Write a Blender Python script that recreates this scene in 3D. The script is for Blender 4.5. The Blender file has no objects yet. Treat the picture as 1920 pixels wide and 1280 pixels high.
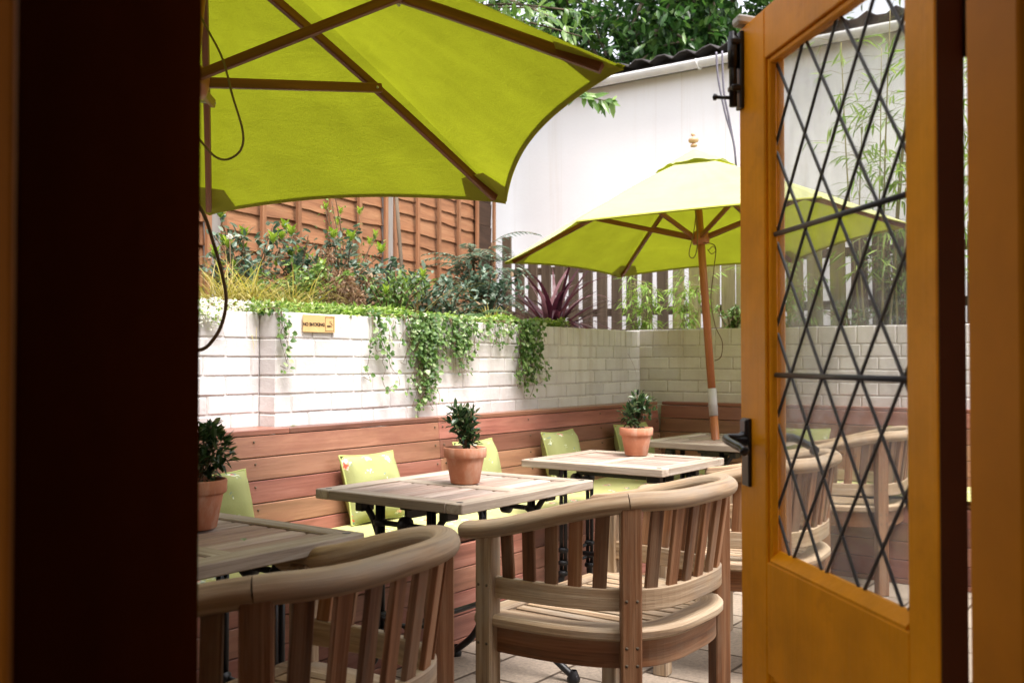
import bpy, math, random
from mathutils import Vector, Matrix, noise as mnoise
R = math.radians
sc = bpy.context.scene
COL = sc.collection
PI = math.pi
# ------------------------------------------------------------------ site axes: U runs along the long bench wall, N points behind it
SU, CU = math.sin(R(36)), math.cos(R(36))
ROTU = R(54)
CAMH = 1.13
def W(u, n, z=0.0): return Vector((u*SU - n*CU, u*CU + n*SU, z))
F, TH = 1867.0, R(1.1)
def ray(px, py=676):
    a = (px-960)/F; b = (640-py)/F
    d = Vector((a, math.cos(TH)-b*math.sin(TH), math.sin(TH)+b*math.cos(TH)))
    return d/d.y
def u_at(px, n):            # site coordinate along the wall of the sight line px at depth n
    d = ray(px); nn = -d.x*CU + SU; t = n/nn
    return t*(d.x*SU + CU)
def n_at(px, u):
    d = ray(px); uu = d.x*SU + CU; t = u/uu
    return t*(-d.x*CU + SU)

# ------------------------------------------------------------------ materials
def mat(name):
    m = bpy.data.materials.new(name); m.use_nodes = True
    nt = m.node_tree; nt.nodes.clear()
    out = nt.nodes.new('ShaderNodeOutputMaterial')
    return m, nt, out
def nd(nt, t, **kw):
    n = nt.nodes.new(t)
    for k, v in kw.items():
        if k.startswith('_'): setattr(n, k[1:], v)
        else: n.inputs[k.replace('__', ' ')].default_value = v
    return n
def ramp(nt, fac, stops):
    r = nt.nodes.new('ShaderNodeValToRGB')
    e = r.color_ramp.elements
    while len(e) < len(stops): e.new(0.5)
    for k, (p, c) in zip(e, stops):
        k.position = p; k.color = (*c, 1) if len(c) == 3 else c
    nt.links.new(fac, r.inputs[0]); return r
def mapping(nt, src, scale, loc=(0, 0, 0)):
    m = nt.nodes.new('ShaderNodeMapping'); m.inputs['Scale'].default_value = scale; m.inputs['Location'].default_value = loc
    nt.links.new(src, m.inputs['Vector']); return m.outputs[0]
def noise(nt, vec, scale, detail=4, rough=.55, dist=0):
    n = nd(nt, 'ShaderNodeTexNoise', Scale=scale, Detail=detail, Roughness=rough, Distortion=dist)
    if vec is not None: nt.links.new(vec, n.inputs['Vector'])
    return n.outputs['Fac']
def mixc(nt, fac, a, b, mode='MIX'):
    m = nt.nodes.new('ShaderNodeMix'); m.data_type = 'RGBA'; m.blend_type = mode
    for s, v in ((0, fac), (6, a), (7, b)):
        if isinstance(v, (int, float)): m.inputs[s].default_value = v
        elif isinstance(v, tuple): m.inputs[s].default_value = (*v, 1)
        else: nt.links.new(v, m.inputs[s])
    return m.outputs[2]
def maprange(nt, v, a, b, c=0.0, d=1.0):
    m = nd(nt, 'ShaderNodeMapRange'); nt.links.new(v, m.inputs[0])
    for i, x in enumerate((a, b, c, d)): m.inputs[i+1].default_value = x
    return m.outputs[0]
def math_(nt, op, a, b=None):
    m = nt.nodes.new('ShaderNodeMath'); m.operation = op
    for i, v in enumerate((a, b)):
        if v is None: continue
        if isinstance(v, (int, float)): m.inputs[i].default_value = v
        else: nt.links.new(v, m.inputs[i])
    return m.outputs[0]
def bump(nt, h, strength, dist):
    b = nd(nt, 'ShaderNodeBump', Strength=strength, Distance=dist); nt.links.new(h, b.inputs['Height']); return b.outputs[0]
def princ(nt, out, color=None, rough=.6, spec=.4, metal=0, normal=None, coat=0):
    p = nt.nodes.new('ShaderNodeBsdfPrincipled')
    if isinstance(color, tuple): p.inputs['Base Color'].default_value = (*color, 1)
    elif color is not None: nt.links.new(color, p.inputs['Base Color'])
    if isinstance(rough, (int, float)): p.inputs['Roughness'].default_value = rough
    else: nt.links.new(rough, p.inputs['Roughness'])
    p.inputs['Specular IOR Level'].default_value = spec; p.inputs['Metallic'].default_value = metal
    p.inputs['Coat Weight'].default_value = coat
    if normal is not None: nt.links.new(normal, p.inputs['Normal'])
    if out is not None: nt.links.new(p.outputs[0], out.inputs[0])
    return p
def geo_rand(nt):
    g = nt.nodes.new('ShaderNodeNewGeometry'); return g.outputs['Random Per Island']
def objco(nt): return nt.nodes.new('ShaderNodeTexCoord').outputs['Object']

def wood(name, stops, rough=.65, grain=34, var=.25, spec=.3, bumpk=.25, stain=None, stain_amt=.5, coat=0, alt=None):
    m, nt, out = mat(name)
    wc = nt.nodes.new('ShaderNodeAttribute'); wc.attribute_name = 'wc'
    v = wc.outputs['Vector']
    g = noise(nt, mapping(nt, v, (1.6, grain, grain)), 1, 6, .6, .6)
    g2 = noise(nt, mapping(nt, v, (6, grain*5, grain*5)), 1, 3, .6)
    r = ramp(nt, g, stops)
    hs = nt.nodes.new('ShaderNodeHueSaturation')
    nt.links.new(r.outputs[0], hs.inputs['Color'])
    nt.links.new(maprange(nt, geo_rand(nt), 0, 1, 1-var, 1+var), hs.inputs['Value'])
    c = mixc(nt, math_(nt, 'MULTIPLY', maprange(nt, g2, .48, .68), .55), hs.outputs[0], (.12, .08, .06), 'MULTIPLY')
    c = mixc(nt, math_(nt, 'MULTIPLY', maprange(nt, g2, .5, .72), .55), hs.outputs[0], c)
    if alt:
        rr = math_(nt, 'FRACT', math_(nt, 'MULTIPLY', geo_rand(nt), 7.31))
        c = mixc(nt, maprange(nt, rr, .35, 1, 0, .85), c, mixc(nt, maprange(nt, g, .3, .7), tuple(x*.75 for x in alt), tuple(x*1.15 for x in alt)))
    if stain:
        s = noise(nt, mapping(nt, v, (3, 9, 9)), 1, 5, .65, .3)
        c = mixc(nt, math_(nt, 'MULTIPLY', maprange(nt, s, .48, .68), stain_amt), c, stain)
    nrm = bump(nt, math_(nt, 'ADD', g, math_(nt, 'MULTIPLY', g2, .9)), bumpk*1.6, .004)
    princ(nt, out, c, rough, spec, 0, nrm, coat)
    return m

M = {}
M['teak'] = wood('weathered_teak', [(.28, (.13, .075, .042)), (.5, (.355, .245, .148)), (.7, (.52, .41, .285))], .68, 38, .20, stain=(.30, .255, .20), stain_amt=.75)
M['teak_slat'] = wood('brown_teak', [(.28, (.085, .033, .013)), (.5, (.225, .098, .042)), (.72, (.35, .195, .105))], .6, 40, .30, stain=(.20, .145, .095))
M['teak_grey'] = wood('grey_teak', [(.26, (.19, .135, .10)), (.5, (.39, .32, .25)), (.72, (.53, .465, .39))], .72, 34, .18, stain=(.27, .225, .175), stain_amt=.7)
M['table_slat'] = wood('table_slat_teak', [(.24, (.17, .11, .085)), (.5, (.36, .28, .235)), (.74, (.52, .44, .39))], .72, 44, .28, alt=(.30, .17, .125), stain=(.24, .18, .14), stain_amt=.6)
M['cedar'] = wood('oiled_hardwood', [(.22, (.105, .033, .024)), (.5, (.215, .080, .058)), (.78, (.31, .145, .11))], .42, 22, .46, .45, .15, stain=(.20, .075, .05), stain_amt=.6, coat=.12, alt=(.33, .185, .10))
M['varnish'] = wood('varnished_timber', [(.25, (.22, .065, .025)), (.5, (.34, .115, .04)), (.75, (.42, .17, .06))], .4, 30, .12, .4, .1)
M['varnish_shaded'] = wood('shaded_varnished_timber', [(.25, (.10, .030, .012)), (.5, (.19, .06, .022)), (.75, (.27, .10, .035))], .45, 30, .12, .35, .1)  # same varnish darkened: canopy shade put into the rib and strut colour
M['finial'] = wood('pale_turned_wood', [(.25, (.40, .24, .13)), (.75, (.60, .42, .28))], .5)
M['fence'] = wood('stained_fence_board', [(.2, (.155, .068, .034)), (.5, (.265, .125, .062)), (.8, (.35, .195, .10))], .75, 16, .16, .2, .4, stain=(.30, .13, .06), stain_amt=.55)
M['fence_dark'] = wood('dark_fence_board', [(.2, (.03, .017, .01)), (.8, (.08, .045, .028))], .8, 16, .2, .2)
M['picket_brown'] = wood('brown_picket', [(.2, (.065, .047, .032)), (.8, (.155, .115, .08))], .85, 20, .25, .2)
M['picket_green'] = wood('mossy_picket', [(.2, (.13, .115, .05)), (.5, (.23, .20, .095)), (.8, (.32, .29, .19))], .85, 20, .22, .2, stain=(.28, .29, .05), stain_amt=.6)
M['greypost'] = wood('grey_fence_post', [(.2, (.17, .15, .135)), (.8, (.34, .31, .285))], .9, 14, .1, .2)
M['bark'] = wood('bark', [(.2, (.06, .045, .03)), (.8, (.18, .14, .10))], .9, 12, .2, .2, .6)
M['twig'] = wood('twig_bark', [(.2, (.10, .06, .035)), (.8, (.24, .16, .10))], .9, 12, .2, .2, .4)

def paint(name, col, rough=.35, bumpk=.08, wear=.0, wearcol=(.5, .5, .5), coat=.0, var=.12, spec=.45):
    m, nt, out = mat(name)
    oc = objco(nt)
    n1 = noise(nt, oc, 5, 5, .6); n2 = noise(nt, mapping(nt, oc, (70, 70, 4)), 1, 5, .65)
    hs = nd(nt, 'ShaderNodeHueSaturation', Color=(*col, 1))
    nt.links.new(maprange(nt, n1, .3, .7, 1-var, 1+var), hs.inputs['Value'])
    c = hs.outputs[0]
    if wear: c = mixc(nt, math_(nt, 'MULTIPLY', maprange(nt, noise(nt, oc, 9, 8, .7), .55, .75), wear), c, wearcol)
    nrm = bump(nt, n2, bumpk, .002)
    princ(nt, out, c, rough, spec, 0, nrm, coat)
    return m
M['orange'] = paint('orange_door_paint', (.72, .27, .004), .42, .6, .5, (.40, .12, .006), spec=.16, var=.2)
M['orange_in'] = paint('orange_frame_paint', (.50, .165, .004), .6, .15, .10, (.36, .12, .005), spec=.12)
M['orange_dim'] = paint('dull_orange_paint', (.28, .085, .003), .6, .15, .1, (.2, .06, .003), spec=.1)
M['leaf_shade'] = paint('leaf_shade_brown_paint', (.026, .0052, .0008), 1.0, .1, spec=.0)  # colour stands in for the shade on the left leaf
M['edge_shade'] = paint('edge_shade_brown_paint', (.07, .020, .004), .7, .1, spec=.15)
M['iron'] = paint('black_cast_iron', (.012, .012, .013), .42, .3, .3, (.03, .028, .027))
M['blackmetal'] = paint('black_ironmongery', (.010, .010, .011), .28, .25)
M['lead'] = paint('lead_came', (.035, .033, .034), .42, .4, .3, (.08, .08, .085))
M['greyplastic'] = paint('grey_stop', (.40, .38, .35), .6)
M['whiteplastic'] = paint('white_gutter', (.78, .77, .76), .4, .05, .15, (.55, .52, .48))
M['cable'] = paint('grey_cable', (.13, .12, .15), .5)
M['rope'] = paint('dark_cord', (.10, .055, .025), .8, .4)
M['rope_pale'] = paint('olive_cord', (.17, .12, .05), .8, .4)
M['steel'] = paint('steel_sleeve', (.42, .40, .39), .35, .1)
M['roof'] = paint('dark_corrugated_roof', (.035, .03, .03), .8, .4, .4, (.08, .07, .06))
M['plaster_in'] = paint('room_plaster', (.42, .33, .24), .8)
M['soil'] = paint('planter_soil', (.035, .024, .016), .95, .6)
M['brass'] = paint('brass_plate', (.62, .40, .17), .5, .1, .2, (.45, .27, .10))
M['engraved'] = paint('engraved_black', (.06, .03, .015), .6)
M['silver'] = paint('galvanised_screw', (.45, .44, .42), .35)

def terracotta():
    m, nt, out = mat('terracotta')
    oc = objco(nt); n1 = noise(nt, oc, 9, 6, .65); n2 = noise(nt, oc, 120, 3, .6)
    c = ramp(nt, n1, [(.3, (.40, .155, .085)), (.55, (.50, .215, .125)), (.75, (.58, .30, .20))]).outputs[0]
    c = mixc(nt, math_(nt, 'MULTIPLY', maprange(nt, noise(nt, mapping(nt, oc, (14, 14, 5)), 1, 5, .7), .50, .70), .6), c, (.60, .44, .35))
    princ(nt, out, c, .85, .25, 0, bump(nt, n2, .25, .001)); return m
M['terracotta'] = terracotta()

def white_brick():
    m, nt, out = mat('white_painted_brick')
    oc = objco(nt)
    g = nt.nodes.new('ShaderNodeNewGeometry'); sep = nt.nodes.new('ShaderNodeSeparateXYZ'); nt.links.new(oc, sep.inputs[0])
    n1 = noise(nt, oc, 3, 6, .65); n2 = noise(nt, oc, 55, 5, .65)
    c = ramp(nt, n1, [(.3, (.58, .55, .545)), (.55, (.70, .68, .68)), (.8, (.77, .755, .755))]).outputs[0]
    v = nd(nt, 'ShaderNodeHueSaturation'); nt.links.new(c, v.inputs['Color'])
    nt.links.new(maprange(nt, g.outputs['Random Per Island'], 0, 1, .88, 1.05), v.inputs['Value']); c = v.outputs[0]
    # drip stains running down from the coping towards the corner, green-brown grime on the short wall
    d = noise(nt, mapping(nt, oc, (16, 16, .55)), 1, 4, .6)
    far = maprange(nt, sep.outputs[0], 3.4, 5.4, .25, 1)
    top = maprange(nt, sep.outputs[2], .75, 1.33, .25, 1)
    s = math_(nt, 'MULTIPLY', math_(nt, 'MULTIPLY', maprange(nt, d, .50, .72), far), top)
    c = mixc(nt, math_(nt, 'MULTIPLY', s, .6), c, (.44, .36, .30))
    blot = maprange(nt, noise(nt, oc, 1.7, 5, .6), .42, .72)
    c = mixc(nt, math_(nt, 'MULTIPLY', math_(nt, 'MULTIPLY', blot, far), .3), c, (.56, .51, .45))
    c = mixc(nt, math_(nt, 'MULTIPLY', maprange(nt, noise(nt, oc, 26, 6, .75), .66, .78), .55), c, (.42, .36, .32))
    princ(nt, out, c, .7, .3, 0, bump(nt, math_(nt, 'ADD', n2, math_(nt, 'MULTIPLY', noise(nt, oc, 14, 4), .8)), .5, .004)); return m
M['brick'] = white_brick()
def mortar():
    m, nt, out = mat('painted_mortar'); oc = objco(nt)
    c = ramp(nt, noise(nt, oc, 30, 5, .7), [(.35, (.44, .40, .385)), (.6, (.62, .59, .58))]).outputs[0]
    princ(nt, out, c, .85, .2, 0, bump(nt, noise(nt, oc, 90, 4), .5, .003)); return m
M['mortar'] = mortar()
def render_wall():
    m, nt, out = mat('white_rendered_wall'); oc = objco(nt)
    n1 = noise(nt, oc, .9, 6, .6)
    c = ramp(nt, n1, [(.3, (.82, .805, .815)), (.6, (.88, .87, .875))]).outputs[0]
    st = noise(nt, mapping(nt, oc, (1, 5.5, .22)), 1, 5, .65)
    c = mixc(nt, math_(nt, 'MULTIPLY', maprange(nt, st, .54, .76), .35), c, (.62, .52, .42))
    th = noise(nt, mapping(nt, oc, (1, 26, .18)), 1, 3, .6)
    c = mixc(nt, math_(nt, 'MULTIPLY', maprange(nt, th, .64, .74), .4), c, (.50, .40, .32))
    princ(nt, out, c, .85, .2, 0, bump(nt, noise(nt, oc, 40, 5), .25, .004)); return m
M['render'] = render_wall()

def paving():
    m, nt, out = mat('sandy_paving'); oc = objco(nt)
    b = nt.nodes.new('ShaderNodeTexBrick'); nt.links.new(mapping(nt, oc, (1, 1, 1)), b.inputs['Vector'])
    b.offset = .5; b.inputs['Scale'].default_value = 1; b.inputs['Brick Width'].default_value = .38; b.inputs['Row Height'].default_value = .25
    b.inputs['Mortar Size'].default_value = .007; b.inputs['Mortar Smooth'].default_value = .25; b.inputs['Bias'].default_value = 0
    b.inputs['Color1'].default_value = (.30, .245, .19, 1); b.inputs['Color2'].default_value = (.22, .18, .14, 1); b.inputs['Mortar'].default_value = (.07, .05, .035, 1)
    n1 = noise(nt, oc, 60, 6, .7); n2 = noise(nt, oc, 4, 6, .7); n3 = noise(nt, oc, 240, 3, .6)
    c = mixc(nt, .6, b.outputs['Color'], ramp(nt, n1, [(.3, (.25, .25, .25)), (.5, (.5, .5, .5)), (.7, (.72, .7, .68))]).outputs[0], 'OVERLAY')
    c = mixc(nt, math_(nt, 'MULTIPLY', maprange(nt, n2, .5, .72), .5), c, (.24, .19, .14))
    c = mixc(nt, math_(nt, 'MULTIPLY', maprange(nt, n3, .62, .7), .5), c, (.10, .075, .055))
    h = math_(nt, 'SUBTRACT', math_(nt, 'MULTIPLY', n1, .25), b.outputs['Fac'])
    princ(nt, out, c, .85, .25, 0, bump(nt, h, .7, .008)); return m
M['paving'] = paving()
def earth():
    m, nt, out = mat('earth_ground'); oc = objco(nt)
    princ(nt, out, ramp(nt, noise(nt, oc, 2, 6, .7), [(.3, (.07, .06, .04)), (.7, (.13, .12, .07))]).outputs[0], .95, .2); return m
M['earth'] = earth()

def fabric(name, refl, trans, tr=.55, top=None):
    m, nt, out = mat(name); oc = objco(nt)
    n1 = noise(nt, oc, 5, 5, .6); weave = noise(nt, oc, 230, 2, .6); streak = noise(nt, mapping(nt, oc, (2.2, 9, 9)), 1, 5, .65, .5)
    hv = nd(nt, 'ShaderNodeHueSaturation'); g_ = nt.nodes.new('ShaderNodeNewGeometry')   # upper face paler: blown-out daylight put into the cloth colour
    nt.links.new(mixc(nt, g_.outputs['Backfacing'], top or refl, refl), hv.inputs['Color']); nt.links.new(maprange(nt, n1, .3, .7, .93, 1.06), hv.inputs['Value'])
    tv = nd(nt, 'ShaderNodeHueSaturation', Color=(*trans, 1)); nt.links.new(maprange(nt, math_(nt, 'ADD', math_(nt, 'MULTIPLY', math_(nt, 'ADD', n1, streak), .3), math_(nt, 'MULTIPLY', weave, .4)), .36, .64, .76, 1.22), tv.inputs['Value'])
    wr = noise(nt, mapping(nt, oc, (3, 3, 14)), 1.6, 4, .6, .6)
    nrm = bump(nt, math_(nt, 'ADD', math_(nt, 'MULTIPLY', weave, .25), wr), .35, .012)
    d = nd(nt, 'ShaderNodeBsdfDiffuse', Roughness=.5); t = nd(nt, 'ShaderNodeBsdfTranslucent')
    nt.links.new(hv.outputs[0], d.inputs[0]); nt.links.new(tv.outputs[0], t.inputs[0])
    nt.links.new(nrm, d.inputs['Normal']); nt.links.new(nrm, t.inputs['Normal'])
    mx = nd(nt, 'ShaderNodeMixShader', Fac=tr); nt.links.new(d.outputs[0], mx.inputs[1]); nt.links.new(t.outputs[0], mx.inputs[2]); nt.links.new(mx.outputs[0], out.inputs[0])
    return m
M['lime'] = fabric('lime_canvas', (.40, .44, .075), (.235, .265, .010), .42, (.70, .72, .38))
M['lime_hem'] = fabric('lime_canvas_hem', (.46, .46, .08), (.16, .16, .004), .3)

def floral(name, base, base2, scale):
    m, nt, out = mat(name)
    oc = objco(nt)
    v = nd(nt, 'ShaderNodeTexVoronoi', Scale=scale, Randomness=.75); nt.links.new(oc, v.inputs['Vector'])
    w = noise(nt, oc, scale*7, 2, .6); dist = math_(nt, 'ADD', v.outputs['Distance'], math_(nt, 'MULTIPLY', math_(nt, 'SUBTRACT', w, .5), .55))
    c = ramp(nt, noise(nt, oc, 6, 4), [(.3, base), (.7, base2)]).outputs[0]
    pick = maprange(nt, noise(nt, oc, scale*4.2, 1), .46, .56)
    petals = mixc(nt, pick, (.62, .10, .06), (.80, .50, .42))
    leafc = mixc(nt, maprange(nt, noise(nt, oc, scale*5, 1), .45, .55), (.16, .23, .20), (.62, .66, .50))
    ringf = math_(nt, 'LESS_THAN', dist, .30)
    corf = math_(nt, 'LESS_THAN', dist, .17)
    v2 = noise(nt, oc, scale*3, 2, .5)
    c = mixc(nt, math_(nt, 'MULTIPLY', ringf, maprange(nt, v2, .42, .52)), c, leafc)
    c = mixc(nt, corf, c, petals)
    weave = noise(nt, oc, 260, 2)
    princ(nt, out, c, .9, .15, 0, bump(nt, math_(nt, 'ADD', weave, math_(nt, 'MULTIPLY', noise(nt, oc, 9, 3), 2)), .3, .004)); return m
M['floral'] = floral('floral_green_cotton', (.27, .285, .11), (.33, .345, .155), 11)
M['floral_pale'] = floral('pale_floral_cotton', (.40, .395, .15), (.47, .46, .21), 13)
M['piping'] = paint('green_piping', (.36, .40, .13), .9)

def glass():
    m, nt, out = mat('old_window_glass'); oc = objco(nt)
    t = nd(nt, 'ShaderNodeBsdfTransparent', Color=(.90, .905, .89, 1)); g = nd(nt, 'ShaderNodeBsdfGlossy', Roughness=.03)
    nrm = bump(nt, noise(nt, oc, 9, 3, .5), .5, .01); nt.links.new(nrm, g.inputs['Normal'])
    lw = nd(nt, 'ShaderNodeLayerWeight', Blend=.35)
    haze_smears = nd(nt, 'ShaderNodeBsdfDiffuse', Color=(.75, .75, .75, 1))  # grey diffuse: smears plus pale reflections painted into the pane
    mx = nd(nt, 'ShaderNodeMixShader'); nt.links.new(maprange(nt, lw.outputs['Facing'], .3, 1, .02, .17), mx.inputs[0]); nt.links.new(t.outputs[0], mx.inputs[1]); nt.links.new(g.outputs[0], mx.inputs[2])
    mx2 = nd(nt, 'ShaderNodeMixShader'); nt.links.new(maprange(nt, noise(nt, mapping(nt, oc, (8, 8, 2.5)), 1, 6, .7), .32, .72, .03, .26), mx2.inputs[0])
    nt.links.new(mx.outputs[0], mx2.inputs[1]); nt.links.new(haze_smears.outputs[0], mx2.inputs[2]); nt.links.new(mx2.outputs[0], out.inputs[0]); return m
M['glass'] = glass()

def leafmat(name, stops, rough=.4, trans=.3, spec=.45):
    m, nt, out = mat(name)
    c = ramp(nt, geo_rand(nt), stops).outputs[0]
    p = princ(nt, None, c, rough, spec)
    t = nd(nt, 'ShaderNodeBsdfTranslucent'); b = nd(nt, 'ShaderNodeHueSaturation', Value=1.5, Saturation=1.1); nt.links.new(c, b.inputs['Color']); nt.links.new(b.outputs[0], t.inputs[0])
    mx = nd(nt, 'ShaderNodeMixShader', Fac=trans); nt.links.new(p.outputs[0], mx.inputs[1]); nt.links.new(t.outputs[0], mx.inputs[2]); nt.links.new(mx.outputs[0], out.inputs[0]); return m
M['leaf_laurel'] = leafmat('laurel_leaf', [(0, (.015, .045, .012)), (.5, (.04, .10, .022)), (.85, (.075, .16, .035)), (1, (.15, .25, .06))], .33)
M['leaf_light'] = leafmat('light_tree_leaf', [(0, (.06, .13, .03)), (.6, (.13, .23, .05)), (1, (.24, .34, .12))], .3, .4)
M['leaf_blue'] = leafmat('blue_green_leaf', [(0, (.03, .06, .035)), (.4, (.075, .13, .085)), (.75, (.15, .22, .155)), (.93, (.26, .33, .25)), (1, (.26, .16, .08))], .4)
M['leaf_mid'] = leafmat('mid_green_leaf', [(0, (.05, .10, .025)), (.6, (.13, .22, .055)), (1, (.26, .36, .11))], .4)
M['leaf_lime'] = leafmat('lime_shoot_leaf', [(0, (.14, .24, .03)), (1, (.32, .42, .08))], .4, .4)
M['leaf_box'] = leafmat('glossy_dark_leaf', [(0, (.012, .03, .014)), (.5, (.03, .065, .022)), (.8, (.06, .11, .04)), (1, (.20, .22, .12))], .28)
M['leaf_ivy'] = leafmat('ivy_leaf', [(0, (.04, .10, .02)), (.5, (.11, .20, .05)), (.85, (.22, .33, .11)), (1, (.48, .54, .34))], .42, .35)
M['leaf_cover'] = leafmat('ground_cover_leaf', [(0, (.10, .19, .03)), (.5, (.24, .36, .07)), (.85, (.40, .50, .16)), (1, (.60, .64, .42))], .5, .4)
M['leaf_gold'] = leafmat('golden_grass_blade', [(0, (.17, .17, .03)), (.6, (.33, .29, .07)), (1, (.48, .42, .20))], .5, .4)
M['leaf_fern'] = leafmat('fern_leaf', [(0, (.06, .12, .05)), (1, (.20, .28, .14))], .5, .4)
M['leaf_purple'] = leafmat('purple_blade', [(0, (.020, .007, .010)), (.6, (.050, .014, .020)), (.9, (.10, .038, .042)), (1, (.24, .13, .14))], .33, .25)
M['leaf_bamboo'] = leafmat('bamboo_leaf', [(0, (.09, .17, .02)), (.6, (.20, .33, .05)), (1, (.36, .48, .14))], .45, .45)
M['leaf_dry'] = leafmat('dry_flower_head', [(0, (.13, .07, .04)), (.6, (.26, .16, .09)), (1, (.42, .31, .21))], .8, .3)
M['petal'] = leafmat('white_petal', [(0, (.60, .60, .56)), (1, (.80, .79, .74))], .7, .3)

# ------------------------------------------------------------------ mesh builder (carries a wood-grain coordinate 'wc' per vertex)
class MB:
    def __init__(s): s.v = []; s.f = []; s.wc = []; s.mi = []; s.sm = []
    def add(s, vs, fs, wc=None, mi=0, smooth=False):
        b = len(s.v); s.v += [tuple(v) for v in vs]
        s.wc += [tuple(w) for w in (wc or [(0, 0, 0)]*len(vs))]
        s.f += [tuple(b+i for i in f) for f in fs]; s.mi += [mi]*len(fs); s.sm += [smooth]*len(fs)
    def box(s, c, size, mtx=None, bv=.003, mi=0):
        hx, hy, hz = (x/2 for x in size); bv = min(bv, hx*.45, hy*.45, hz*.45)
        h = (hx, hy, hz); vs = []; idx = {}
        for sx in (-1, 1):
            for sy in (-1, 1):
                for sz in (-1, 1):
                    for a in range(3):
                        p = [sx*(h[0]-bv), sy*(h[1]-bv), sz*(h[2]-bv)]
                        p[a] = (sx, sy, sz)[a]*h[a]
                        idx[(sx, sy, sz, a)] = len(vs); vs.append(p)
        fs = []
        S = (-1, 1)
        for a in range(3):
            o = [k for k in range(3) if k != a]
            for sg in S:
                q = []
                for (p1, p2) in ((-1, -1), (1, -1), (1, 1), (-1, 1)):
                    k = [0, 0, 0]; k[a] = sg; k[o[0]] = p1; k[o[1]] = p2; q.append(idx[(*k, a)])
                fs.append(q)
        for a in range(3):
            o = [k for k in range(3) if k != a]
            for s1 in S:
                for s2 in S:
                    k1 = [0]*3; k1[a] = -1; k1[o[0]] = s1; k1[o[1]] = s2
                    k2 = list(k1); k2[a] = 1
                    fs.append([idx[(*k1, o[0])], idx[(*k2, o[0])], idx[(*k2, o[1])], idx[(*k1, o[1])]])
        for sx in S:
            for sy in S:
                for sz in S: fs.append([idx[(sx, sy, sz, 0)], idx[(sx, sy, sz, 1)], idx[(sx, sy, sz, 2)]])
        order = sorted(range(3), key=lambda a: -size[a])
        off = (random.uniform(-50, 50), random.uniform(-50, 50), random.uniform(-50, 50))
        wc = [(p[order[0]]+off[0], p[order[1]]+off[1], p[order[2]]+off[2]) for p in vs]
        c = Vector(c)
        # faces' winding: flip towards outside
        ff = []
        for f in fs:
            a, b, d = (Vector(vs[f[i]]) for i in range(3)); cen = sum((Vector(vs[i]) for i in f), Vector())/len(f)
            ff.append(f if (b-a).cross(d-a).dot(cen) > 0 else f[::-1])
        if mtx is not None: vs = [mtx @ Vector(p) for p in vs]
        s.add([Vector(p)+c for p in vs], ff, wc, mi)
    def bar(s, a, b, w, h, up=(0, 0, 1), bv=.002, mi=0):     # rectangular bar from a to b
        a, b = Vector(a), Vector(b); d = b-a; L = d.length; x = d.normalized(); up = Vector(up)
        y = up.cross(x)
        if y.length < 1e-4: y = Vector((1, 0, 0)).cross(x)
        y.normalize(); z = x.cross(y)
        m = Matrix((x, y, z)).transposed()
        s.box((a+b)/2, (L, w, h), m, bv, mi)
    def tube(s, pts, r, seg=8, caps=True, mi=0, smooth=True):
        pts = [Vector(p) for p in pts]; n = len(pts); rr = r if isinstance(r, (list, tuple)) else [r]*n
        vs = []; wc = []; off = random.uniform(-50, 50); L = 0; prev = None
        for i, p in enumerate(pts):
            t = (pts[min(i+1, n-1)]-pts[max(i-1, 0)]); t = t.normalized() if t.length > 1e-9 else Vector((0, 0, 1))
            if prev is None:
                y = Vector((0, 0, 1)).cross(t)
                if y.length < .05: y = Vector((1, 0, 0)).cross(t)
            else: y = prev - t*prev.dot(t)
            y.normalize(); prev = y; z = t.cross(y)
            if i: L += (p-pts[i-1]).length
            for k in range(seg):
                a = 2*PI*k/seg; vs.append(p+(y*math.cos(a)+z*math.sin(a))*rr[i]); wc.append((L+off, off+math.cos(a)*rr[i], math.sin(a)*rr[i]))
        fs = [(i*seg+k, i*seg+(k+1) % seg, (i+1)*seg+(k+1) % seg, (i+1)*seg+k) for i in range(n-1) for k in range(seg)]
        if caps: fs += [tuple(range(seg))[::-1], tuple((n-1)*seg+k for k in range(seg))]
        s.add(vs, fs, wc, mi, smooth)
    def sweep(s, pts, prof, caps=True, mi=0, smooth=False, scale=None, up=(0, 0, 1)):   # prof: (side, up) pairs swept along pts
        pts = [Vector(p) for p in pts]; n = len(pts); m = len(prof); vs = []; wc = []; off = random.uniform(-50, 50); L = 0; up = Vector(up)
        for i, p in enumerate(pts):
            t = (pts[min(i+1, n-1)]-pts[max(i-1, 0)]).normalized(); sd = t.cross(up).normalized(); u2 = sd.cross(t)
            if i: L += (p-pts[i-1]).length
            k = scale[i] if scale else 1
            for a, b in prof: vs.append(p+sd*a*k+u2*b*k); wc.append((L+off, a+off*.7, b))
        fs = [(i*m+k, (i+1)*m+k, (i+1)*m+(k+1) % m, i*m+(k+1) % m) for i in range(n-1) for k in range(m)]
        if caps: fs += [tuple(range(m)), tuple((n-1)*m+k for k in range(m))[::-1]]
        s.add(vs, fs, wc, mi, smooth)
    def lathe(s, prof, seg=32, c=(0, 0, 0), mi=0, axis=None):
        c = Vector(c); vs = []; n = len(prof)
        for r, z in prof:
            for k in range(seg):
                a = 2*PI*k/seg; p = Vector((r*math.cos(a), r*math.sin(a), z))
                vs.append(c+(axis @ p if axis is not None else p))
        fs = [(i*seg+k, i*seg+(k+1) % seg, (i+1)*seg+(k+1) % seg, (i+1)*seg+k) for i in range(n-1) for k in range(seg)]
        s.add(vs, fs, None, mi, True)
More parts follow.
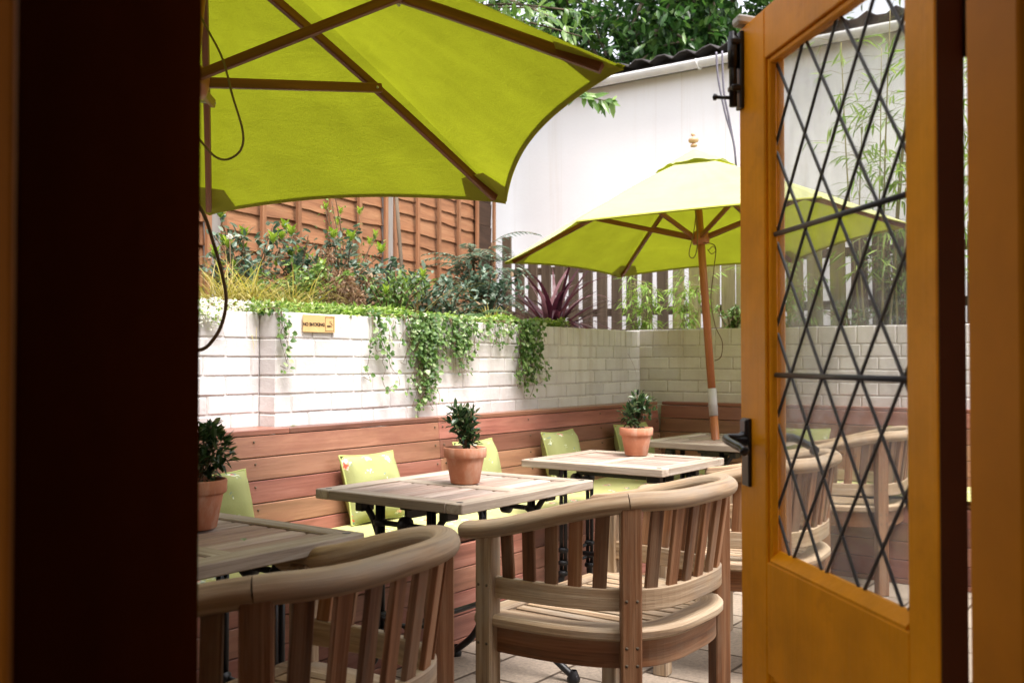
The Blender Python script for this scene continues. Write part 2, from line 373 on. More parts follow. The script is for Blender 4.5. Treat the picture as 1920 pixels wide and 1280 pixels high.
    def leaf(s, p, d, nrm, L, Wd, fold=.25, curl=.2, mi=0, simple=False):
        d = d.normalized(); sd = d.cross(nrm)
        if sd.length < 1e-4: sd = d.orthogonal()
        sd.normalize(); up = sd.cross(d)
        if simple:
            q = [p, p+d*L*.45+sd*Wd/2+up*fold*Wd*.5, p+d*L-up*curl*L, p+d*L*.45-sd*Wd/2+up*fold*Wd*.5]
            s.add(q, [(0, 1, 2), (0, 2, 3)], None, mi); return
        f = lambda t, w: p+d*L*t+sd*w*Wd/2+up*(abs(w)*fold*Wd*.5-curl*L*t*t)
        vs = [f(0, 0), f(.33, 0), f(.68, 0), f(1, 0), f(.28, .92), f(.64, .82), f(.28, -.92), f(.64, -.82)]
        s.add(vs, [(0, 4, 1), (1, 4, 5, 2), (2, 5, 3), (0, 1, 6), (1, 2, 7, 6), (2, 3, 7)], None, mi)
    def blade(s, p, d, L, w, droop, seg=6, mi=0, taper=True):      # an arching strap leaf
        d = d.normalized(); h = Vector((d.x, d.y, 0)); h = h.normalized() if h.length > 1e-3 else Vector((1, 0, 0)); sd = Vector((-h.y, h.x, 0)); vs = []
        q = Vector(p); el = math.asin(max(-1, min(1, d.z)))
        for i in range(seg+1):
            t = i/seg; k = w*(1-t**2.2 if taper else 1)*.5+.0004
            vs += [q-sd*k, q+sd*k]
            e = el-droop*t; q = q+(h*math.cos(e)+Vector((0, 0, math.sin(e))))*(L/seg)
        s.add(vs, [(2*i, 2*i+1, 2*i+3, 2*i+2) for i in range(seg)], None, mi)
    def build(s, name, mats, parent=None, loc=None, rotz=0):
        me = bpy.data.meshes.new(name); me.from_pydata(s.v, [], s.f)
        for m in (mats if isinstance(mats, (list, tuple)) else [mats]): me.materials.append(M[m])
        me.polygons.foreach_set('material_index', s.mi); me.polygons.foreach_set('use_smooth', s.sm)
        at = me.attributes.new('wc', 'FLOAT_VECTOR', 'POINT'); at.data.foreach_set('vector', [x for w in s.wc for x in w])
        me.update()
        o = bpy.data.objects.new(name, me); COL.objects.link(o)
        if parent: o.parent = parent
        if loc is not None: o.location = loc
        o.rotation_euler.z = rotz
        return o
def tag(o, label, cat, group=None, kind=None):
    if label: o['label'] = label
    if cat: o['category'] = cat
    if group: o['group'] = group
    if kind: o['kind'] = kind
    return o
def thing(name, label, cat, loc=(0, 0, 0), rotz=0, group=None):
    o = bpy.data.objects.new(name, None); COL.objects.link(o); o.location = loc; o.rotation_euler.z = rotz; o.empty_display_size = .1
    return tag(o, label, cat, group)
def copy_tree(root, loc, rotz, label, group=None):
    r = root.copy(); COL.objects.link(r); r.location = loc; r.rotation_euler.z = rotz; r['label'] = label
    if group: r['group'] = group
    for ch in list(root.children):
        c = ch.copy(); COL.objects.link(c); c.parent = r
        for g in list(ch.children):
            d = g.copy(); COL.objects.link(d); d.parent = c
    return r
def rv(): 
    while True:
        v = Vector((random.uniform(-1, 1), random.uniform(-1, 1), random.uniform(-1, 1)))
        if .05 < v.length < 1: return v.normalized()
def rect(w, h): return [(-w/2, -h/2), (w/2, -h/2), (w/2, h/2), (-w/2, h/2)]
def rrect(w, h, b):
    return [(-w/2+b, -h/2), (w/2-b, -h/2), (w/2, -h/2+b), (w/2, h/2-b), (w/2-b, h/2), (-w/2+b, h/2), (-w/2, h/2-b), (-w/2, -h/2+b)]
def ell(a, b, k=14): return [(a*math.cos(2*PI*i/k), b*math.sin(2*PI*i/k)) for i in range(k)]

# ================================================================== SETTING
random.seed(3)
g = MB(); g.add([(-60, -60, -.012), (60, -60, -.012), (60, 60, -.012), (-60, 60, -.012)], [(0, 1, 2, 3)])
tag(g.build('ground', 'earth'), None, None, kind='structure')
g = MB(); g.add([(-2, -3.5, 0), (8.5, -3.5, 0), (8.5, 3.08, 0), (-2, 3.08, 0)], [(0, 1, 2, 3)])
tag(g.build('patio_paving', 'paving', None, (0, 0, 0), ROTU), None, None, kind='structure')

# --- white painted brick retaining wall (long run, step, slight bend, corner, short run)
BENCH_U0 = -.9
def wall_run(mb, p0, p1, face, z0=.80, z1=1.327, cap_w=.075, first=0):
    """courses of individual bricks laid along p0 -> p1 (u,n), the visible side is 'face' (u,n unit)"""
    a, b = Vector(p0), Vector(p1); L = (b-a).length; d = (b-a)/L; f = Vector(face)
    ang = math.atan2(d.y, d.x); rot = Matrix.Rotation(ang, 3, 'Z')
    def brick(s0, s1, zz0, zz1, dep=.10):
        s1 = min(s1, L); s0 = max(s0, 0)
        if s1-s0 < .02: return
        j = random.uniform(-.0015, .0015)
        c = a+d*((s0+s1)/2)-f*(dep/2+j)
        tilt = Matrix.Rotation(random.uniform(-.006, .006), 3, 'Y')
        mb.box((c.x, c.y, (zz0+zz1)/2+random.uniform(-.001, .001)), (s1-s0-.0055, dep, zz1-zz0-.0055), rot @ tilt, .0045)
    ztop = z1-.108
    s = random.uniform(-.05, 0)
    while s < L:
        w = cap_w*random.uniform(.93, 1.07); brick(s, s+w, ztop, z1, .104); s += w
    z = ztop; row = first
    while z > z0:
        s = -.1125*(row % 2)-random.uniform(0, .05)
        while s < L:
            w = .225*random.uniform(.97, 1.03); brick(s, s+w, z-.075, z); s += w
        z -= .075; row += 1
    # backing (painted mortar), kept behind the brick faces
    back = .22
    e_ = d*.006
    q = [a+e_-f*.0045, b-f*.0045, b-f*back, a+e_-f*back]
    vs = [(p.x, p.y, zz) for zz in (0, z1-.008) for p in q]
    mb.add(vs, [(0, 1, 5, 4), (1, 2, 6, 5), (2, 3, 7, 6), (3, 0, 4, 7), (4, 5, 6, 7)], None, 1)
bw = thing('brick_wall', 'long white painted brick wall with a stepped pier, behind the long bench, plants on top', 'wall', (0, 0, 0), ROTU)
mb = MB(); wall_run(mb, (BENCH_U0-.4, 3.185), (2.6525, 3.185), (0, -1), cap_w=.12); mb.build('wall_recess', ['brick', 'mortar'], bw)
mb = MB(); wall_run(mb, (2.65, 3.09), (3.14, 3.09), (0, -1), cap_w=.115); 
mb.build('pier', ['brick', 'mortar'], bw)
mb = MB(); wall_run(mb, (3.14, 3.093), (5.85, 3.20), (0, -1), first=1); mb.build('wall_face', ['brick', 'mortar'], bw)
sw = thing('brick_wall', 'short stained white brick wall behind the end bench, under the far parasol', 'wall', (0, 0, 0), ROTU)
mb = MB(); wall_run(mb, (5.85, 3.32), (5.85, -.8), (-1, 0), z1=1.335, cap_w=.11); mb.build('wall_face', ['brick', 'mortar'], sw)

# soil of the raised bed
g = MB(); g.add([(-2, 3.2, 1.29), (5.95, 3.3, 1.29), (5.95, -1, 1.29), (7.1, -1, 1.29), (7.1, 5.6, 1.29), (-2, 5.6, 1.29)], [(0, 1, 4, 5), (1, 2, 3, 4)])
tag(g.build('soil', 'soil', None, (0, 0, 0), ROTU), None, None, kind='structure')

# --- timber bench, long run and short run
def bench(name, label, horiz, s0, s1):
    b = thing(name, label, 'bench', (0, 0, 0), ROTU)
    # local frame: s along the run, t away from the wall towards the seats
    T = (lambda s, t, z: (s, 3.03-t, z)) if horiz else (lambda s, t, z: (5.79-t, s, z))
    def plank(mb, sa, sb, t, z, dt, dz, tilt=0):
        c = T((sa+sb)/2, t, z); size = (sb-sa, dt, dz) if horiz else (dt, sb-sa, dz)
        rot = Matrix.Rotation(tilt if horiz else -tilt, 3, 'X' if horiz else 'Y')
        mb.box(c, size, rot, .0025)
    mb = MB()
    cuts = [s0, s0+1.2, 3.55, 5.72] if horiz else [s0, 1.1, s1]
    cuts = [c for c in cuts if s0 <= c <= s1]
    if cuts[-1] < s1-.05: cuts.append(s1)
    z = .845; k = 0; random.seed(77)
    while z > .42:
        dz = .0855 if k else .083
        for a, c in zip(cuts[:-1], cuts[1:]): plank(mb, a+.0008, c-.0008, .022+.008*k, z-dz/2, .02, dz-.003, R(-5))
        for a, c in zip(cuts[:-1], cuts[1:]):
            for xs in (a+.03, a+.03+(c-a-.06)*.33, a+.03+(c-a-.06)*.67, c-.03):
                for dd in (.022, .062):
                    q = T(xs+random.uniform(-.006, .006), .022+.008*k+.0105+(.0435-dd)*math.sin(R(-5))*-1, z-dd); o_ = (0, -1, 0) if horiz else (-1, 0, 0)
                    mb.tube([Vector(q)+Vector(o_)*-.004, Vector(q)+Vector(o_)*.0006], .0038, 7, True, 1)
        z -= dz; k += 1
    mb.build('backrest', ['cedar', 'bark'], b)
    mb = MB()
    # the cap fills the ledge back to the wall
    for a, c in zip(cuts[:-1], cuts[1:]):
        if horiz:
            for (x0, x1, bk) in ((a, min(c, 2.65), 3.183), (max(a, 2.65), c, 3.088)):
                if x1-x0 > .05: mb.box(((x0+x1)/2, (3.01+bk)/2-.004, .857), (x1-x0-.002, bk-3.0, .020), None, .002)
            if c > 3.3: mb.box(((max(a, 3.3)+c)/2, 3.13, .853), (c-max(a, 3.3)-.002, .09, .018), Matrix.Rotation(R(1.2), 3, 'Z'), .002)
        else: mb.box((5.81, (a+c)/2, .857), (.075, c-a-.002, .020), None, .002)
    mb.build('cap', 'cedar', b)
    mb = MB()
    f1 = s1 if horiz else s1
    z = .40
    while z > .02:
        dz = min(.093, z)
        end = 5.30 if horiz else 2.50
        ccs = [c for c in cuts if c < end]+[end]
        for a, c in zip(ccs[:-1], ccs[1:]): plank(mb, a+.0008, c-.0008, .52, z-dz/2, .02, dz-.003)
        z -= dz
    mb.build('front_panel', 'cedar', b)
    mb = MB()
    for j in range(4): plank(mb, s0, s1-.02 if horiz else 2.5, .10+.115*j, .41, .11, .02)
    mb.build('seat', 'cedar', b)
    return b
bench('timber_bench', 'long built-in timber bench with horizontal reddish boards along the white brick wall', True, BENCH_U0, 5.766)
bench('timber_bench', 'short built-in dark timber bench across the end wall behind the far table', False, -.7, 3.0)

def pad(name, label, u0, u1, n0, n1, z0, z1):
    mb = MB(); nx, ny = max(6, int((u1-u0)/.12)), max(5, int((n1-n0)/.08)); th = z1-z0
    top = {}; vs = []
    def edge(t): t = min(t, 1-t); return min(1, t)
    for lay in (0, 1):
        for i in range(nx+1):
            for j in range(ny+1):
                u = u0+(u1-u0)*i/nx; n = n0+(n1-n0)*j/ny
                d = min(u-u0, u1-u, n-n0, n1-n); r = .03; k = math.sqrt(max(0, 1-(1-min(d, r)/r)**2))
                zz = (z0+z1)/2+(th/2*k*(1+.06*mnoise.noise(Vector((u*3, n*6, 0)))))*(1 if lay else -1)
                top[(lay, i, j)] = len(vs); vs.append((u, n, zz))
    fs = []
    for i in range(nx):
        for j in range(ny):
            a = [top[(1, i, j)], top[(1, i+1, j)], top[(1, i+1, j+1)], top[(1, i, j+1)]]; fs.append(a)
            b = [top[(0, i, j)], top[(0, i, j+1)], top[(0, i+1, j+1)], top[(0, i+1, j)]]; fs.append(b)
    mb.add(vs, fs, None, 0, True)
    return tag(mb.build(name, 'floral_pale', None, (0, 0, 0), ROTU), label, 'seat pad')
pad('seat_pad', 'long pale green floral seat pad lying on the long timber bench', BENCH_U0, 5.72, 2.50, 2.985, .422, .468)
pad('seat_pad', 'pale green floral seat pad on the short end bench beyond the far table', 5.25, 5.73, -.6, 2.49, .422, .468)

def cushion(label, u, n, rz, lean, seed, w=.40, h=.40):
    random.seed(seed); mb = MB(); N = 14; vs = []; ix = {}
    for lay in (0, 1):
        for i in range(N+1):
            for j in range(N+1):
                a, b = 2*i/N-1, 2*j/N-1
                r = (max(0, 1-a*a)*max(0, 1-b*b))**.42
                pin = 1-.075*(1-b*b) if True else 1
                x = a*w/2*(1-.07*(1-abs(b)**2.0)*abs(a)**3); z = b*h/2*(1-.07*(1-abs(a)**2.0)*abs(b)**3)
                th = .074*r*(1+.18*mnoise.noise(Vector((a*2.2+seed, b*2.2, seed))))
                ix[(lay, i, j)] = len(vs); vs.append((x, (th if lay else -th), z+h/2))
    fs = []
    for i in range(N):
        for j in range(N):
            fs.append([ix[(0, i, j)], ix[(0, i+1, j)], ix[(0, i+1, j+1)], ix[(0, i, j+1)]])
            fs.append([ix[(1, i, j)], ix[(1, i, j+1)], ix[(1, i+1, j+1)], ix[(1, i+1, j)]])
    m = Matrix.Rotation(lean, 3, 'X'); vs = [m @ Vector(v) for v in vs]
    mb.add(vs, fs, None, 0, True)
    t = thing('cushion', label, 'cushion', W(u, n, .470), ROTU+rz, 'floral scatter cushions on the benches')
    mb.build('cover', 'floral', t)
    rim = []
    for k in range(4*N+1):
        k2 = k % (4*N); sd, q = divmod(k2, N)
        i, j = ((q, 0), (N, q), (N-q, N), (0, N-q))[sd]
        rim.append(vs[ix[(0, i, j)]])
    mb = MB(); mb.tube(rim, .0045, 6, False); mb.build('piping', 'piping', t)
    return t
def cush_u(px, n): return u_at(px, n)
cushion('pale green floral cushion half hidden behind the nearest terracotta pot', cush_u(425, 2.86), 2.87, R(2), R(-14), 1, .30, .27)
cushion('green floral cushion tilted against the bench between the left and middle tables', cush_u(712, 2.86), 2.86, R(-3), R(-16), 2, .30, .285)
cushion('green floral cushion behind the pot on the middle table', cush_u(912, 2.86), 2.87, R(2), R(-14), 3, .31, .29)
cushion('green floral cushion leaning on the bench left of the pot on the far square table', cush_u(1068, 2.86), 2.86, R(3), R(-15), 4, .33, .295)
cushion('green floral cushion in the bench corner behind the pot on the far square table', cush_u(1212, 2.80), 2.84, R(-2), R(-14), 5, .36, .295)
cushion('faded floral cushion on the end bench seen low through the leaded glass', 5.58, n_at(1490, 5.58), R(-90), R(-14), 6, .36, .28)
cushion('pale floral cushion on the end bench at the edge of the leaded glass', 5.56, n_at(1725, 5.56), R(-88), R(-14), 7, .36, .31)

# --- lapped timber fence behind the bed
P1, P2 = Vector((-1.61, 5.29)), Vector((-.89, 6.97)); STEP = P2-P1; P0 = P1-STEP; P3 = P2+STEP
FANG = math.atan2(STEP.y, STEP.x)
def panel(label, A):
    L = STEP.length-.10
    t = thing('lapped_fence', label, 'fence', (A.x, A.y, 1.27), FANG, 'lapped fence panels behind the planting')
    mb = MB(); z = .05; k = 0; H = 1.78
    while z < H:
        h = random.uniform(.10, .125); ph = random.uniform(0, 9); vs = []; n = 46; wc = []; off = random.uniform(-40, 40)
        amp = .011
        for i in range(n+1):
            x = .05+L*i/n
            lo = z-.018+amp*mnoise.noise(Vector((x*2.2+ph, k*3.1, 0)))*1.6+amp*.7*mnoise.noise(Vector((x*7+ph, k, 5)))
            for (dy, zz) in ((.007, lo), (.010, lo+.003), (-.004, z+h), (-.006, z+h)):
                vs.append((x, -dy if dy > 0 else -dy, zz)); wc.append((x+off, zz+off, dy))
        fs = [(4*i+a, 4*i+4+a, 4*i+4+b, 4*i+b) for i in range(n) for a, b in ((1, 2), (0, 1))]
        mb.add(vs, fs, wc); z += h; k += 1
    mb.build('boards', 'fence', t)
    mb = MB()
    for i in range(6): mb.box((.06+(L-.02)*i/5, -.042, .90), (.034, .022, 1.78), None, .002)
    mb.build('battens', 'fence', t)
    mb = MB(); mb.box((.05+L/2, -.02, 1.84), (L, .07, .025), None, .003); mb.build('capping', 'fence', t)
    return t
panel('orange brown lapped fence panel left of the first grey post, beside the dark door', P0)
panel('orange brown lapped fence panel with wavy boards between the two grey posts', P1)
panel('orange brown lapped fence panel between the second grey post and the white building', P2)
for P, lb in ((P1, 'weathered grey fence post at the left end of the planting bed'), (P2, 'weathered grey fence post in the middle of the orange fence'),):
    mb = MB(); mb.box((0, 0, .93), (.085, .085, 1.9), None, .006)
    w_ = mb.build('fence_post', 'greypost', None, (P.x, P.y, 1.27), FANG); tag(w_, lb, 'fence post', 'grey posts of the orange fence')
mb = MB(); 
for i in range(9): mb.box((0, 0, .1+i*.2), (.27, .03, .196), Matrix.Rotation(R(2), 3, 'X'), .002)
q = P3-STEP.normalized()*.19-Vector((.0, .06)); tag(mb.build('fence_board', 'fence_dark', None, (q.x, q.y, 1.27), FANG), 'dark brown boarding at the right end of the orange fence against the white building', 'fence')

# --- picket fence behind the short wall
pk = thing('picket_fence', 'weathered wooden picket fence standing between the short brick wall and the white building', 'fence', (0, 0, 0), ROTU)
random.seed(8); n = 4.86; i = 0
while n > -.6:
    wide = n < 3.15; w = .088 if not wide else random.uniform(.10, .118); gap = .042 if not wide else (.012 if n > 2.6 else random.uniform(.02, .05))
    mb = MB(); top = 2.0+random.uniform(-.04, .04) if i else 2.15; h = top-1.36
    mb.box((6.62, n, 1.36+h/2), (.02, w, h), Matrix.Rotation(random.uniform(-.012, .012), 3, 'X'), .003)
    mb.build('picket', 'picket_green' if n < 3.5 and random.random() < (.9 if n > 2.2 else .5) else 'picket_brown', pk)
    n -= w/2+gap+(.088 if n > 3.2 else .108)/2; i += 1
mb = MB(); mb.bar((6.645, 4.9, 1.50), (6.645, -.6, 1.50), .03, .06); mb.bar((6.645, 4.9, 1.85), (6.645, -.6, 1.85), .03, .06); mb.build('rail', 'picket_brown', pk)
mb = MB(); mb.bar((6.60, 4.9, 1.33), (6.60, -.6, 1.33), .03, .07); mb.build('gravel_board', 'picket_brown', pk)

# --- white building with gutter and corrugated roof
bd = thing('white_building', 'plain white rendered outbuilding with a dark corrugated roof behind the fences', 'building', (0, 0, 0), ROTU)
mb = MB(); mb.box((9.2, 1.2, 1.72), (4.0, 9.4, 3.44), None, .01); mb.build('wall', 'render', bd)
mb = MB(); k = 150; vs = []
for i in range(k+1):
    n = -3.7+9.8*i/k; zz = .028*math.sin(n*2*PI/.20)+.006*math.sin(n*3.1)
    for (uu, z0) in ((7.02, 3.535), (11.3, 4.15)):
        vs += [(uu, n, z0+zz), (uu, n, z0+zz-.012)]
fs = []
for i in range(k):
    a, b = 4*i, 4*i+4; fs += [(a, b, b+2, a+2), (a+1, a+3, b+3, b+1), (a, a+1, b+1, b)]
mb.add(vs, fs, None, 0, True); mb.build('roof', 'roof', bd)
mb = MB(); mb.box((7.14, 1.2, 3.475), (.02, 9.5, .07), None, .002); mb.build('fascia', 'roof', bd)
gt = MB(); prof = [(.055*math.cos(a), .055*math.sin(a)) for a in [PI+PI*i/10 for i in range(11)]]+[(.05*math.cos(a), .05*math.sin(a)) for a in [2*PI-PI*i/10 for i in range(11)]]
gt.sweep([(7.085, n, 3.46) for n in (6.0, 4, 2, 0, -3.6)], prof, True, 0, True); gut = gt.build('gutter', 'whiteplastic', bd)
for n in (4.9, 3.35, 1.8, .3):
    mb = MB(); mb.tube([(7.085+.062*math.cos(a), n, 3.46+.062*math.sin(a)) for a in [PI+PI*i/8 for i in range(9)]], .009, 6); mb.build('gutter_bracket', 'whiteplastic', gut)

# ================================================================== UMBRELLAS
def umbrella(label, base, tilt, h, r, phi, ah, hh, sc_in, cords, group, sleeve=None, seed=1):
    random.seed(seed)
    k = Vector((tilt[0], tilt[1], 1)).normalized(); x = Vector((1, 0, 0)); x = (x-k*k.x).normalized(); y = k.cross(x)
    O = Vector((0, 0, .0)); Bz = Vector((base[0], base[1], 0)); 
    z0 = .7
    def on(a): return Vector((0, 0, z0))+k*a
    foot = on(-z0/k.z)
    t = thing('parasol', label, 'parasol', Bz, 0, group)
    A = on(h+ah); N = 6
    rim = [on(h)+r*(math.cos(phi+2*PI*i/N)*x+math.sin(phi+2*PI*i/N)*y) for i in range(N)]
    Q, S = 34, 18
    def surf(i, s, q, lift=0.0):
        Vi, Vj = rim[i], rim[(i+1) % N]; e = Vi*(1-q)+Vj*q; c4 = 4*q*(1-q)
        ss = s*(1-sc_in*c4*s*s)
        p = A+(e-A)*ss
        p = p+k*(.022*math.sin(PI*s)-.022*c4*math.sin(PI*min(1, s*1.05)*.85)*s+lift)
        wr = mnoise.noise(Vector((i*7+q*9, s*2.1, seed)))*.009*s*c4**.5+mnoise.noise(Vector((i*5+q*22, s*1.6, seed+3)))*.007*s*c4**.5
        return p+k*wr*(1-s**6)
    mb = MB()
    for i in range(N):
        vs = [surf(i, max(.012, j/S), q/Q) for j in range(S+1) for q in range(Q+1)]
        fs = [(j*(Q+1)+q, (j+1)*(Q+1)+q, (j+1)*(Q+1)+q+1, j*(Q+1)+q+1) for j in range(S) for q in range(Q)]
        mb.add(vs, fs, None, 0, True)
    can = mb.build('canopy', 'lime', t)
    mb = MB()
    for i in range(N):
        vs = [surf(i, s, q/Q, -.0035) for s in (.987, .9995) for q in range(Q+1)]
        mb.add(vs, [(q, Q+1+q, Q+2+q, q+1) for q in range(Q)], None, 0, True)
        vs = [surf(i, s, q/Q, .003) for s in (.987, 1.003) for q in range(Q+1)]
        mb.add(vs, [(q, Q+1+q, Q+2+q, q+1) for q in range(Q)], None, 0, True)
    mb.build('hem', 'lime_hem', can)
    for i in range(N):
        mb = MB()
        for (ii, q0, q1) in ((i, 0, 1), ((i-1) % N, 1, -1)):
            c = [surf(ii, 1.0, q0, -.007), surf(ii, .985, q0+q1*.10, -.006), surf(ii, .86, q0, -.030), surf(ii, .90, q0+q1*.06, -.010)]
            mb.add(c, [(0, 1, 3, 2)], None, 0)
        mb.build('pocket', 'lime_hem', can)
    # vented top cap
    mb = MB(); capA = A+k*.03
    for i in range(N):
        vs = []
        for j in range(5):
            for q in range(7):
                s = .2*j/4; p = surf(i, max(.012, s), q/6)+k*(.030*(1-j/4)+.012+.005*math.sin(i*2.1+q*1.7)*(j/4)+.014*4*(q/6)*(1-q/6)*(j/4)); vs.append(p)
        mb.add(vs, [(j*7+q, (j+1)*7+q, (j+1)*7+q+1, j*7+q+1) for j in range(4) for q in range(6)], None, 0, True)
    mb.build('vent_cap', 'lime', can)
    hub = on(hh); crown = A-k*.05
    for i in range(N):
        mb = MB(); pts = [crown+(rim[i]-crown)*s+k*(.014*math.sin(PI*s)-.020) for s in [j/8*.955 for j in range(9)]]
        mb.sweep(pts, rrect(.019, .026, .003), True, 0, False, None, k); rb = mb.build('rib', 'varnish_shaded', t)
        d = rim[i]-crown; m_ = crown+d*.50+k*(.014-.035); sd = d.cross(k).normalized()*.018
        hb = hub+(d-k*d.dot(k)).normalized()*.035
        e = m_+(m_-hb).normalized()*.02
        mb = MB(); mb.bar(hb+sd, e+sd, .014, .026, k, .002); mb.build('strut', 'varnish_shaded', t)
        mb = MB(); mb.tube([m_-sd*.9+k*.0, m_+sd*1.55], .004, 8); mb.build('rivet', 'silver', rb)
    mb = MB(); up = Matrix((x, y, k)).transposed()
    js = sleeve if sleeve else .55
    mb.tube([foot, on(js-z0 if False else js-.001)], .0225, 16); mb.build('pole', 'varnish', t)
    mb = MB(); mb.tube([on(js+.0), on(h+ah+.02)], .0215, 16); mb.build('pole', 'varnish', t)
    mb = MB(); mb.tube([on(js-.075), on(js+.075)], .0245, 18); mb.build('pole_sleeve', 'steel', t)
    mb = MB(); mb.lathe([(.024, -.04), (.045, -.035), (.05, -.012), (.05, .018), (.04, .03), (.024, .04)], 16, hub, 0, up); mb.build('runner', 'varnish', t)
    mb = MB(); mb.lathe([(.024, -.03), (.05, -.025), (.05, .015), (.024, .03)], 16, crown, 0, up); mb.build('crown', 'varnish', t)
    mb = MB(); mb.lathe([(.0, -.01), (.018, -.01), (.018, .0), (.010, .006), (.009, .012), (.025, .016), (.029, .025), (.026, .035), (.014, .041), (.007, .046), (.008, .050), (.012, .056), (.010, .064), (.0, .068)], 20, capA+k*.035, 0, up); mb.build('finial', 'finial', t)
    for pts, rad, m_ in cords:
        mb = MB(); mb.tube(smooth_path([Vector(p)-Bz for p in pts], 8), rad, 6); mb.build('pull_cord', m_, t)
    return t, rim, A
def smooth_path(p, k):
    out = []; n = len(p)
    for i in range(n-1):
        a, b, c, d = p[max(i-1, 0)], p[i], p[i+1], p[min(i+2, n-1)]
        for j in range(k):
            t = j/k; out.append(.5*((2*b)+(c-a)*t+(2*a-5*b+4*c-d)*t*t+(-a+3*b-3*c+d)*t**3))
    out.append(p[-1]); return out
def at(px, py, Y):
    d = ray(px, py); return Vector((d.x*Y, Y, CAMH+d.z*Y))
umbrella('nearest lime green parasol, seen from below, its pole hidden by the dark door', (-.848, 2.298), (.045, .131), 1.08, 1.085, 1.814, .498, 1.132, .062,
         [([at(360, 0, 2.35), at(385, 48, 2.35), at(417, 110, 2.34), at(436, 180, 2.33), at(455, 245, 2.33), at(452, 280, 2.33), at(430, 298, 2.34), at(407, 296, 2.35), at(385, 275, 2.36), at(350, 230, 2.37)], .0028, 'rope_pale'),
          ([at(340, 340, 2.25), at(380, 398, 2.2), at(400, 455, 2.2), at(417, 515, 2.2), at(424, 565, 2.2), at(415, 610, 2.2), at(397, 640, 2.2), at(378, 655, 2.2), at(340, 660, 2.25)], .0042, 'rope')],
         'lime green parasols', .55, 1)
umbrella('lime green parasol standing through the far table, its sunlit top and wooden pole in view', (1.107, 5.426), (-.057, .065), 1.072, 1.117, 2.929, .501, 1.114, .05,
         [([at(1305, 400, 5.36), at(1300, 440, 5.33), at(1292, 475, 5.32), at(1299, 484, 5.32), at(1306, 470, 5.33), at(1308, 430, 5.35), at(1304, 395, 5.38)], .0028, 'rope_pale'),
          ([at(1318, 455, 5.36), at(1341, 462, 5.34), at(1339, 500, 5.34), at(1333, 560, 5.34), at(1341, 610, 5.33), at(1354, 640, 5.33), at(1352, 668, 5.33), at(1340, 676, 5.36)], .0026, 'rope'),
          ([at(1328, 470, 5.36), at(1337, 462, 5.35), at(1342, 470, 5.35), at(1334, 476, 5.35), at(1327, 468, 5.36)], .0024, 'rope_pale')],
         'lime green parasols', .205, 2)

# ================================================================== TABLES
def table_local(L, Wd):
    """top L along local x, Wd along local y, height .705"""
    t = thing('slatted_table', 'x', 'table', (0, 0, 0), ROTU, 'slatted wooden cafe tables')
    mb = MB(); th = .032; z = .705-th/2; fw = .062
    for s in (-1, 1): mb.box((0, s*(Wd/2-fw/2), z), (L-.002, fw, th), None, .003)
    for s in (-1, 1): mb.box((s*(L/2-fw/2), 0, z), (fw, Wd-2*fw-.001, th-.001), None, .003)
    mb.box((0, 0, z-.001), (fw, Wd-2*fw-.001, th-.003), None, .003)
    k = 7; iw = Wd-2*fw; sw_ = iw/k
    for s in (-1, 1):
        a = fw/2+.001; b = L/2-fw-.001
        for i in range(k):
            mb.box((s*(a+b)/2, -iw/2+sw_*(i+.5), z-.0015), (b-a, sw_-.012, th-.008), None, .004, 1)
    top = mb.build('tabletop', ['teak_grey', 'table_slat'], t)
    mb = MB()
    for sx in (-1, 1):
        for sy in (-1, 1): mb = MB(); mb.lathe([(0, .0012), (.0105, .0012), (.0115, 0)], 14, (sx*(L/2-.032), sy*(Wd/2-.032), .7045)); mb.build('plug', 'iron', top)
    # cast-iron base: two end frames
    for sx in (-1, 1):
        X = sx*(L/2-.10); mb = MB()
        mb.box((X, 0, .667), (.05, Wd*.62, .012), None, .002)
        for sy in (-1, 1):
            yc = sy*.11; yf = sy*(Wd/2-.06)
            mb.box((X, sy*Wd*.29, .648), (.06, .035, .03), None, .004)
            mb.tube(smooth_path([Vector((X, sy*Wd*.29, .655)), Vector((X, sy*Wd*.24, .62)), Vector((X, sy*.13, .585)), Vector((X, yc, .54))], 5), .011, 8)
            mb.tube([(X-.011, yc, .66), (X-.011, yc, .20)], .0085, 8); mb.tube([(X+.011, yc, .66), (X+.011, yc, .20)], .0085, 8)
            for zz in (.60, .30, .245, .20): mb.lathe([(.015, -.012), (.024, -.006), (.024, .006), (.015, .012)], 12, (X, yc, zz))
            pts = smooth_path([Vector((X, yc, .21)), Vector((X+sx*.01, yc+sy*.02, .15)), Vector((X+sx*.02, yc+sy*.07, .085)), Vector((X+sx*.03, yf, .03)), Vector((X+sx*.035, yf+sy*.025, .012))], 5)
            mb.tube(pts, [.015]*6+[.013]*(len(pts)-8)+[.016, .018], 8)
            mb.lathe([(0, .0), (.022, .0), (.024, .012), (.017, .028), (.012, .04)], 12, (X+sx*.035, yf+sy*.015, 0))
        for zz in (.245, .30): mb.tube(smooth_path([Vector((X, -.11, zz)), Vector((X+sx*.015, -.06, zz-.012)), Vector((X+sx*.02, 0, zz-.015)), Vector((X+sx*.015, .06, zz-.012)), Vector((X, .11, zz))], 4), .008, 8)
        mb.tube([(X, -.11, .60), (X, .11, .60)], .009, 8)
        mb.lathe([(.010, -.02), (.028, -.012), (.028, .012), (.010, .02)], 12, (X, 0, .60), 0, Matrix.Rotation(PI/2, 3, 'X'))
        mb.build('base_frame', 'iron', t)
    mb = MB(); X = L/2-.10
    mb.tube([(-X, 0, .275), (X, 0, .275)], .010, 8); mb.build('stretcher', 'iron', t)
    mb = MB(); mb.box((0, 0, .655), (2*X, .05, .014), None, .002); mb.box((0, 0, .635), (2*X, .012, .03), None, .002)
    mb.build('top_bar', 'iron', t)
    return t
random.seed(11)
